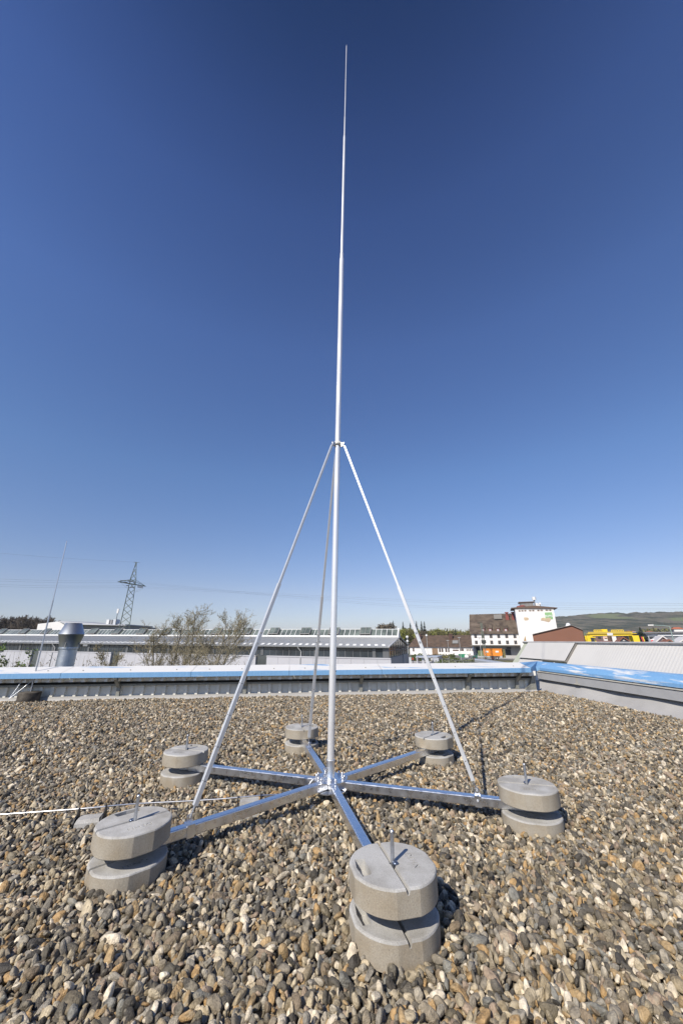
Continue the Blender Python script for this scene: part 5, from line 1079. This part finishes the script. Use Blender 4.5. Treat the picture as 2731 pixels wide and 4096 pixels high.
sp_ = thing('spreader_stack', 'cluster of yellow posts and dark hoists standing left of the gantry crane', 'lifting gear', (G(7, 100, 340, 114).x, 114, GZ))
for x0, x1, yt, mt_ in ((35, 48, 210, YC), (50, 66, 265, YC), (88, 104, 262, YC), (118, 136, 262, YC), (142, 165, 225, DARKW), (168, 195, 250, mat('olive_dark', (.12, .11, .04), .7)), (198, 214, 290, YC)):
    p, q = G(7, x0, 335, 114), G(7, x1, yt, 114); m = MB(); m.box(p.x, q.x, 114, 115, GZ, q.z); m.build('post', mt_, sp_)
p, q = G(7, 40, 240, 114), G(7, 200, 232, 114); m = MB(); m.box(p.x, q.x, 113.9, 115.1, p.z, q.z+.1); m.build('beam', YC, sp_)
def hbx(name, label, cat, x0, x1, y0, y1, Y, dep, mt_, zbot=None):
    p, q = G(7, x0, y1, Y), G(7, x1, y0, Y); m = MB(); m.box(p.x, q.x, Y, Y+dep, GZ if zbot is None else p.z, q.z); t = thing(name, label, cat, (p.x, Y, GZ)); m.build('wall', mt_, t); return t, p, q
def gable(name, label, x0, x1, ye, yr, Y, dep, wm, rm, xap=None, wins=()):
    """house whose gable faces us"""
    t, p, q = hbx(name, label, 'house', x0, x1, ye, 345, Y, dep, wm); xa = G(7, xap if xap else (x0+x1)/2, yr, Y); e = q.z
    m = MB(); m.poly([V((p.x+.05, Y+.1, e)), V((q.x-.05, Y+.1, e)), V((xa.x, Y+.1, xa.z-.2))], (0, dep-.2, 0)); m.build('gable', wm, t)
    for A_ in ((p.x-.6, e-.35), (q.x+.6, e-.35)):
        m = MB(); m.poly([V((A_[0], Y-.6, A_[1])), V((xa.x, Y-.6, xa.z)), V((xa.x, Y-.6, xa.z+.35)), V((A_[0], Y-.6, A_[1]+.35))], (0, dep+1.2, 0)); m.build('roof', rm, t)
    for wx, wy in wins: c_ = G(7, wx, wy, Y); m = MB(); m.box(c_.x-.6, c_.x+.6, Y-.06, Y+.1, c_.z-.7, c_.z+.7); m.build('window', DARKW, t)
    return t
WH2 = mat('town_white_wall', (.72, .70, .67), .8, var=.04); PINK = mat('pinkish_wall', (.60, .42, .33), .8, var=.05); ORR = mat('orange_red_tiles', (.42, .13, .06), .8, var=.2, scale=1); BRR = mat('red_brown_tiles', (.22, .09, .055), .8, var=.15, scale=1)
t, p, q = hbx('pink_house', 'pale pink flat fronted house with small white balcony seen under the crane girder', 'house', 330, 490, 218, 300, 150, 10, PINK)
for wx in (420, 465): c_ = G(7, wx, 262, 150); m = MB(); m.box(c_.x-.5, c_.x+.5, 149.9, 150.1, c_.z-1.1, c_.z+1.1); m.build('window', WINM, t)
c_, c2 = G(7, 338, 292, 149), G(7, 385, 262, 149); m = MB(); m.box(c_.x, c2.x, 148.6, 150, c_.z, c2.z); m.build('balcony', WH2, t); c_, c2 = G(7, 345, 262, 149.8), G(7, 378, 248, 149.8); m = MB(); m.box(c_.x, c2.x, 149.8, 150.1, c_.z, c2.z); m.build('window', DARKW, t)
c_, c2 = G(7, 482, 345, 149), G(7, 518, 218, 149); m = MB(); m.box(c_.x, c2.x, 149, 152, GZ, c2.z); m.build('white_annex', WH2, t)
t, p, q = hbx('red_roofed_row', 'low row building with red brown tiled roof right of the yellow posts', 'building', 212, 470, 318, 345, 132, 8, WH2)
m = MB(); e = q.z; r_ = G(7, 330, 288, 136).z; m.add([V((p.x-.4, 131.5, e-.2)), V((q.x+.4, 131.5, e-.2)), V((q.x, 136, r_)), V((p.x, 136, r_)), V((q.x+.4, 140.5, e-.2)), V((p.x-.4, 140.5, e-.2))], [(0, 1, 2, 3), (3, 2, 4, 5)]); m.build('roof', BRR, t)
gable('gabled_house', 'white house with long sloping brown roof edge below the crane girder', 540, 800, 350, 240, 140, 12, WH2, BRR, 628, ((650, 330), (700, 335)))
t, p, q = hbx('brown_shed_row', 'dark brown fronted building with white strip behind the pink house', 'building', 205, 320, 218, 330, 175, 10, mat('dark_maroon_wall', (.17, .10, .09), .8, var=.2, scale=.5))
c_, c2 = G(7, 240, 250, 174.9), G(7, 320, 222, 174.9); m = MB(); m.box(c_.x, c2.x, 174.8, 175, c_.z, c2.z); m.build('window_band', GLASS, t)
t, p, q = hbx('grey_flat_building', 'grey flat building with white band right of the pink house', 'building', 520, 770, 225, 330, 178, 10, mat('mid_grey_wall', (.34, .34, .35), .8, var=.15, scale=.4))
for xx in (560, 640, 715): c_ = G(7, xx, 262, 178); m = MB(); m.box(c_.x-1.4, c_.x+1.4, 177.9, 178.1, c_.z-1.3, c_.z+1.3); m.build('window', DARKW, t)
c_, c2 = G(7, 500, 350, 170), G(7, 580, 282, 170); m = MB(); m.box(c_.x, c2.x, 170, 171, GZ, c2.z); m.build('white_front', WH2, t)
# long commercial building on the right
t, p, q = hbx('commercial_hall', 'long flat roofed grey commercial building with white panels at the right edge', 'building', 975, 1720, 160, 345, 190, 30, mat('hall_grey', (.20, .20, .215), .7, var=.2, scale=.2))
c_ = G(7, 1300, 146, 189); m = MB(); m.box(p.x-1, q.x+1, 189, 221, q.z-.15, c_.z); m.build('flat_roof', mat('dark_roof_edge', (.16, .16, .17), .6), t)
c_, c2 = G(7, 640, 156, 188), G(7, 830, 147, 188); m = MB(); m.box(c_.x, c2.x, 188, 200, c_.z, c2.z); m.build('flat_roof', mat('pale_board', (.5, .5, .5)), t)
for x0, x1, y0, y1, mt_ in ((978, 1165, 165, 200, WH2), (1170, 1395, 178, 208, WH2), (1408, 1600, 165, 218, WH2), (1010, 1600, 208, 218, mat('pale_blue_band', (.45, .5, .56), .5)), (1180, 1400, 160, 176, DARKW), (1010, 1250, 222, 250, DARKW)):
    c_, c2 = G(7, x0, y1, 189.9), G(7, x1, y0, 189.9); m = MB(); m.box(c_.x, c2.x, 189.75 if mt_ is WH2 else 189.6, 190.1, c_.z, c2.z); m.build('panel', mt_, t)
gable('striped_tent', 'white tent roof with brown stripes in front of the commercial building', 1150, 1380, 325, 228, 140, 9, mat('tent_white', (.62, .60, .58), .7), mat('tent_white', (.6, .6, .6)), 1245)
tt = [o for o in bpy.data.objects if o.get('label', '').startswith('white tent roof')][0]; tt['category'] = 'tent'
for k in range(2):
    A1, A2 = G(7, 1290+k*55, 255+k*15, 139.5), G(7, 1200+k*75, 325, 139.5); m = MB(); m.poly([A1, A1+V((1.0, 0, -.6)), A2+V((1.2, 0, 0)), A2], (0, -.1, 0)); m.build('stripe', mat('tent_brown_stripe', (.24, .14, .11), .8), tt)
gable('small_gabled_house', 'small house with brown verge at the right of the striped tent', 1290, 1430, 330, 285, 134, 8, WH2, BRR, 1350)
gable('white_tent', 'white tent cut by the right edge of the picture', 1500, 1760, 330, 240, 140, 9, mat('tent_white', (.6, .6, .6)), mat('tent_white', (.6, .6, .6)), 1640)
t, p, q = hbx('red_kiosk', 'small red and white kiosk left of the striped tent', 'kiosk', 1070, 1145, 262, 320, 145, 4, WH2)
c_, c2 = G(7, 1072, 300, 144.8), G(7, 1144, 276, 144.8); m = MB(); m.box(c_.x, c2.x, 144.8, 145, c_.z, c2.z); m.build('red_band', mat('sign_red', (.5, .04, .05), .5), t)
t = thing('advert_banner', 'tall slanted red and yellow banner between two dark conifers', 'banner', (G(7, 930, 310, 138).x, 138, GZ))
for x0, x1, x2, mt_ in ((905, 928, 958, mat('sign_red', (.5, .04, .05))), (930, 948, 975, mat('sign_yellow', (.75, .55, .04), .5))):
    m = MB(); a_, b2, c2_, d_ = G(7, x0, 225, 138), G(7, x1, 225, 138), G(7, x2, 300, 138), G(7, x0+32, 300, 138); m.poly([a_, b2, c2_, d_], (0, -.1, 0)); m.build('cloth', mt_, t)
c_ = G(7, 925, 222, 138); m = MB(); m.tube((c_.x+1.5, 138.1, GZ), (c_.x+1.5, 138.1, c_.z+.2), .12, 6); m.build('pole', FRM, t)
for x0, x1, yr, ye, Y, lb in ((1400, 1580, 72, 106, 420, 'orange red tiled house on the slope above the commercial building'), (690, 760, 128, 140, 380, 'small house with red roof left of the dark conifer, far behind the crane'), (765, 830, 130, 148, 300, 'house with dull red roof just left of the tall dark conifer'), (1000, 1110, 132, 146, 380, 'far red roofed house above the flat commercial roof')):
    p, q = G(7, x0, ye, Y), G(7, x1, yr, Y); t = thing('hillside_house', lb, 'house', (p.x, Y, GZ)); m = MB(); m.box(p.x+1, q.x-1, Y, Y+9, GZ, p.z); m.build('wall', WH2, t)
    m = MB(); m.add([V((p.x, Y-.6, p.z)), V((q.x, Y-.6, p.z)), V((q.x-2, Y+5, q.z)), V((p.x+2, Y+5, q.z)), V((p.x, Y+10, p.z)), V((q.x, Y+10, p.z))], [(0, 1, 2, 3), (3, 2, 5, 4), (0, 3, 4), (1, 5, 2)]); m.build('roof', ORR, t)
lp = thing('street_lamp', 'tall street lamp with curved arm leaning left at the far right', 'street lamp', (G(7, 1420, 300, 100).x, 100, GZ)); a_, b2 = G(7, 1425, 300, 100), G(7, 1385, 65, 100); b2.x = a_.x
m = MB(); m.tube((a_.x, 100, GZ), (a_.x, 100, b2.z), .12, 8, .08); c_ = G(7, 1330, 40, 100); q = V((a_.x-1.0, 100, c_.z-.1)); m.tube((a_.x, 100, b2.z), q, .07, 6); q2 = V((a_.x-2.6, 100, c_.z)); m.tube(q, q2, .07, 6); m.build('pole', mat('pole_green_grey', (.25, .33, .31), .5), lp); m = MB(); m.box(q2.x-.8, q2.x+.1, 99.85, 100.15, q2.z-.08, q2.z+.12); m.build('lamp_head', WH2, lp)
setrot(0)

# ------------------------------------------------------------------ far trees
CON = mat('dark_conifer_needles', (.020, .035, .018), .8, var=.5, scale=.8)
def conifer(name, label, base, h, w, seed, n=1500, group=None, mt_=CON, cs=.14):
    rg = random.Random(seed); t = thing(name, label, 'conifer', base, group); B = V(base); a = MB(); a.tube(B, B+V((0, 0, h*.97)), w*.07, 6, .03); a.build('trunk', BARK, t); c = MB()
    for i in range(n):
        u = rg.random()**.8; z = h*(.08+.92*(1-u)); lay = .75+.25*math.sin(z*2.9+seed); r_ = w/2*u**.9*(.35+.65*rg.random()**.5)*lay; th = rg.uniform(0, 6.283); p = B+V((r_*math.cos(th), r_*math.sin(th), z-.25*r_)); s = (h*.035+.12)*rg.uniform(.6, 1.3)*(.5+u)*cs/.14
        o = V((math.cos(th), math.sin(th), rg.uniform(-.6, .05)))*s; e = V((-math.sin(th), math.cos(th), rg.uniform(-.3, .3)))*s*.45; c.quad(p-o*.4-e, p+o, p-o*.4+e, p-o*.5)
    c.build('crown', mt_, t); return t
CG = 'conifers beyond the low building'
for i, (reg, x, yt, yb, Y, w, lb) in enumerate(((3, 1284, 185, 265, 330, 5.5, 'conifer standing directly above the hall gable'), (4, 270, 330, 402, 330, 5, 'lone conifer left of the right brace'), (4, 340, 340, 402, 340, 5, 'conifer touching the left side of the right brace'), (4, 402, 323, 410, 330, 5.5, 'conifer touching the right side of the right brace'), (4, 450, 323, 405, 335, 5, 'left one of the close pair of conifers right of the brace'), (4, 478, 326, 410, 330, 5, 'right one of the close pair of conifers right of the brace'))):
    p, q = G(reg, x, yt, Y), G(reg, x, yb, Y); conifer('conifer', lb, (q.x, Y, GZ), p.z-GZ, w*1.5, 40+i, 900, CG, CON, .16)
for i, (reg, x, yt, Y, w, lb) in enumerate(((4, 692, 397, 300, 10, 'dark broad pine above the brown roof, left of the other pine'), (4, 772, 395, 300, 9, 'dark broad pine just left of the warehouse roof'), (7, 885, 70, 150, 9.0, 'tall dark conifer between gantry crane and commercial building'), (7, 985, 190, 140, 5.5, 'lower dark conifer just right of the red and yellow banner'), (7, 603, 240, 128, 5.0, 'small pointed conifer in front of the gabled house under the crane'))):
    p = G(reg, x, yt, Y); conifer('pine_tree' if i < 2 else 'conifer', lb, (p.x, Y, GZ), p.z-GZ, w*(1.25 if i < 2 else 1.1), 60+i, 1100, None, mat('pine_green', (.035, .05, .022), .8, var=.4) if i < 2 else CON, .17)
def crown_mass(mb, c, rx, ry, rz, n, s, rg):
    for _ in range(n):
        d = V((rg.gauss(0, 1), rg.gauss(0, 1), rg.gauss(0, 1))).normalized()*(rg.random()**.45); d *= 1+.35*mnoise.noise(V(c)*.1+d*2.2)
        p = V(c)+V((d.x*rx, d.y*ry, d.z*rz)); e1 = V((rg.gauss(0, 1), rg.gauss(0, 1), rg.gauss(0, 1))).normalized()*s*rg.uniform(.5, 1.3); e2 = e1.cross(V((rg.gauss(0, 1), rg.gauss(0, 1), rg.gauss(0, 1)))).normalized()*s*.7; mb.quad(p-e1, p+e2, p+e1, p-e2)
OLI = [mat('spring_olive', (.16, .15, .045), .8, var=.35, scale=.2), mat('spring_yellow_green', (.22, .23, .045), .8, var=.3, scale=.2), mat('winter_brown', (.13, .105, .07), .9, var=.3, scale=.2)]
PROT = []
for k in range(3):
    rg = random.Random(80+k); t = thing('deciduous_tree', 'x', 'tree', (0, 0, 0), 'spring trees beyond the low building'); m = MB(); m.tube((0, 0, 0), (0, 0, 6), .35, 6, .15); 
    for _ in range(9): th = rg.uniform(0, 6.28); m.tube((0, 0, rg.uniform(2.5, 5)), (2.6*math.cos(th), 2.6*math.sin(th), rg.uniform(6, 9)), .14, 4, .04)
    m.build('trunk', BARK, t); c = MB()
    for _ in range(7): crown_mass(c, (rg.uniform(-2, 2), rg.uniform(-2, 2), rg.uniform(4.5, 8)), 2.0, 2.0, 1.9, 210, .34, rg)
    c.build('crown', OLI[k], t); PROT.append(t)
spots = []
for i, (x, yt, k, sc_) in enumerate(((60, 335, 2, 1), (110, 328, 2, 1), (225, 405, 1, 1), (262, 395, 1, .9), (305, 385, 0, 1), (355, 400, 0, 1), (410, 405, 1, 1), (455, 402, 2, 1), (510, 398, 2, 1.1), (560, 400, 0, 1), (605, 395, 1, 1), (640, 403, 0, 1), (745, 415, 0, .8), (790, 420, 1, .8), (825, 432, 2, .9), (860, 420, 0, .9), (905, 405, 2, 1), (925, 398, 0, 1))):
    Y = 290+(i*37 % 50); p = G(4, x, yt, Y); o = PROT[k] if k not in [s_[0] for s_ in spots] else copy_tree(PROT[k]); spots.append((k, o)); h = p.z-GZ
    o.location = (p.x, Y, GZ); o.scale = (h/9.6*sc_, h/9.6*sc_, h/9.6); o.rotation_euler = (0, 0, i*1.3)
    wn2 = ['olive', 'yellow green', 'bare brown'][k]
    where = ['pale one farthest left behind the hall gable', 'second from the left behind the hall gable', 'beside the hall gable, left of the lone conifer', 'directly under the lone conifer', 'between lone conifer and brace', 'behind the right brace', 'under the conifers right of the brace', 'right under the close pair of conifers', 'right of the close pair of conifers', 'fourth left of the dark pine', 'third left of the dark pine', 'touching the dark broad pine on its left', 'low one just right of the left pine', 'low one behind the right pine', 'low one right of the right pine', 'low one above the roof end beside the warehouse', 'next to the warehouse roof edge', 'touching the warehouse gable'][i]
    o['label'] = '%s tree, %s' % (wn2, where)
# woods too far off to tell apart
rg = random.Random(5); m = MB()
for i in range(60):
    x = rg.uniform(60, 900); Y = rg.uniform(330, 380); p = G(4, x, 425+rg.uniform(-12, 10), Y); crown_mass(m, (p.x, Y, p.z-3), 6, 5, 4.5, 60, .8, rg)
    m.tube((p.x, Y, GZ), (p.x, Y, p.z-3), .3, 4)
tag(m.build('wood', OLI[0], origin=(0, 350, GZ)), 'olive brown spring wood behind the low brown roofed building', 'wood', kind='stuff')
m = MB()
for i in range(26):
    a_ = G(7, rg.uniform(950, 1600), rg.uniform(95, 150), 330+rg.uniform(0, 60)); crown_mass(m, (a_.x, a_.y, a_.z-4), 7, 5, 5, 60, 1, rg); m.tube((a_.x, a_.y, GZ), (a_.x, a_.y, a_.z-3), .3, 4)
tag(m.build('wood', OLI[0], origin=(250, 350, GZ)), 'green and brown trees at the foot of the hill above the commercial building', 'wood', kind='stuff')
# bare winter wood at the left
rg = random.Random(9); WB = MB(); WB.leaves = []; 
for i in range(30):
    x = -70+i*19+rg.uniform(-6, 6); yt = 812+40*max(0, (x-330)/220)+rg.uniform(-12, 18) if x > 330 else 812+rg.uniform(-6, 26); Y = 175+rg.uniform(-8, 12); p = G(1, x, yt, Y); TRn = MB(); grow(rg, V((p.x, Y, GZ)), V((0, 0, 1)), (p.z-GZ)*.93, .3, 0, TRn, WB, 0, .1, .05, (4, 6), .07, .1); WB.add(TRn.v, TRn.f)
tag(WB.build('bare_wood', mat('bare_brown_branches', (.105, .085, .065), .9, var=.2, scale=.2), origin=(-150, 175, GZ)), 'leafless brown wood on the horizon at the left', 'wood', kind='stuff')
# embankment shrubs between platform and yard
rg = random.Random(15)
BW_ = mat('white_blossom', (.34, .35, .26), .8, var=.4, scale=1.5, col2=(.12, .14, .05)); BG_ = mat('bank_green', (.09, .12, .035), .8, var=.45, scale=.8)
for i, (x, yt, yb, Y, w, mt_, lb) in enumerate(((500, 590, 655, 104, 2.2, BG_, 'green shrub beside the end panel of the platform shelter'), (590, 590, 655, 102, 2.6, BW_, 'blossoming shrub left below the thin railing'), (690, 600, 655, 100, 2.8, BW_, 'blossoming shrub below the middle of the railing'), (790, 615, 655, 98, 2.4, BG_, 'green shrub below the right part of the railing'), (870, 580, 640, 110, 2.6, BW_, 'pale shrub at the left end of the metal canopy'), (640, 575, 600, 130, 2.0, BG_, 'low bush on the bank under the green skip'), (110, 525, 600, 125, 3.5, BG_, 'green bush behind the platform cabinet'), (190, 510, 600, 128, 3.2, BG_, 'green bush behind the shelter roof, left part'), (612, 540, 562, 158, 1.5, BG_, 'small round bush left of the green skip'), (390, 520, 560, 140, 3.0, OLI[2], 'dark brown brushwood behind the shelter, under the barn doors'), (480, 515, 565, 140, 3.4, OLI[0], 'olive brushwood right of the barn doors'))):
    p, q = G(8, x, yt, Y), G(8, x, yb, Y); h = max(p.z-GZ, 1.2); t = thing('shrub', lb, 'shrub', (q.x, Y, GZ)); c = MB(); crown_mass(c, (q.x, Y, GZ+h*.55), w, w*.8, h*.55, 500, .22, rg); c.build('leaves', mt_, t); s2 = MB()
    for _ in range(6): s2.tube((q.x+rg.uniform(-.3, .3), Y, GZ), (q.x+rg.uniform(-w, w)*.6, Y, GZ+h*.7), .05, 3)
    s2.build('stems', TWIG, t)
g = MB(); pts = []
for i in range(31):
    x = 20+i*2.2; pts += [(x, 128-.16*x, GZ+.006), (x, 131-.16*x, GZ+.6+.2*mnoise.noise(V((x*.3, 0, 0)))), (x, 137-.16*x, GZ+.5), (x, 142-.16*x, GZ+.01)]
g.add(pts, [(4*i+k, 4*i+4+k, 4*i+5+k, 4*i+1+k) for i in range(30) for k in range(3)], True); tag(g.build('embankment', mat('bank_grass', (.11, .105, .05), .95, var=.5, scale=.6)), kind='structure')

# ------------------------------------------------------------------ haze between here and the hills
hb = MB(); hb.box(-5500, 5500, -250, 5500, GZ-1.2, 160)
hz = hb.build('haze', None, origin=(0, 0, GZ)); hz['kind'] = 'stuff'; hm_ = bpy.data.materials.new('thin_haze'); hm_.use_nodes = True; nt = hm_.node_tree
for n_ in list(nt.nodes):
    if n_.type == 'BSDF_PRINCIPLED': nt.nodes.remove(n_)
pv = nt.nodes.new('ShaderNodeVolumePrincipled'); pv.inputs['Color'].default_value = (.85, .92, 1, 1); pv.inputs['Density'].default_value = .00010; pv.inputs['Anisotropy'].default_value = 0
nt.links.new(pv.outputs[0], [n_ for n_ in nt.nodes if n_.type == 'OUTPUT_MATERIAL'][0].inputs['Volume']); hz.data.materials.clear(); hz.data.materials.append(hm_)
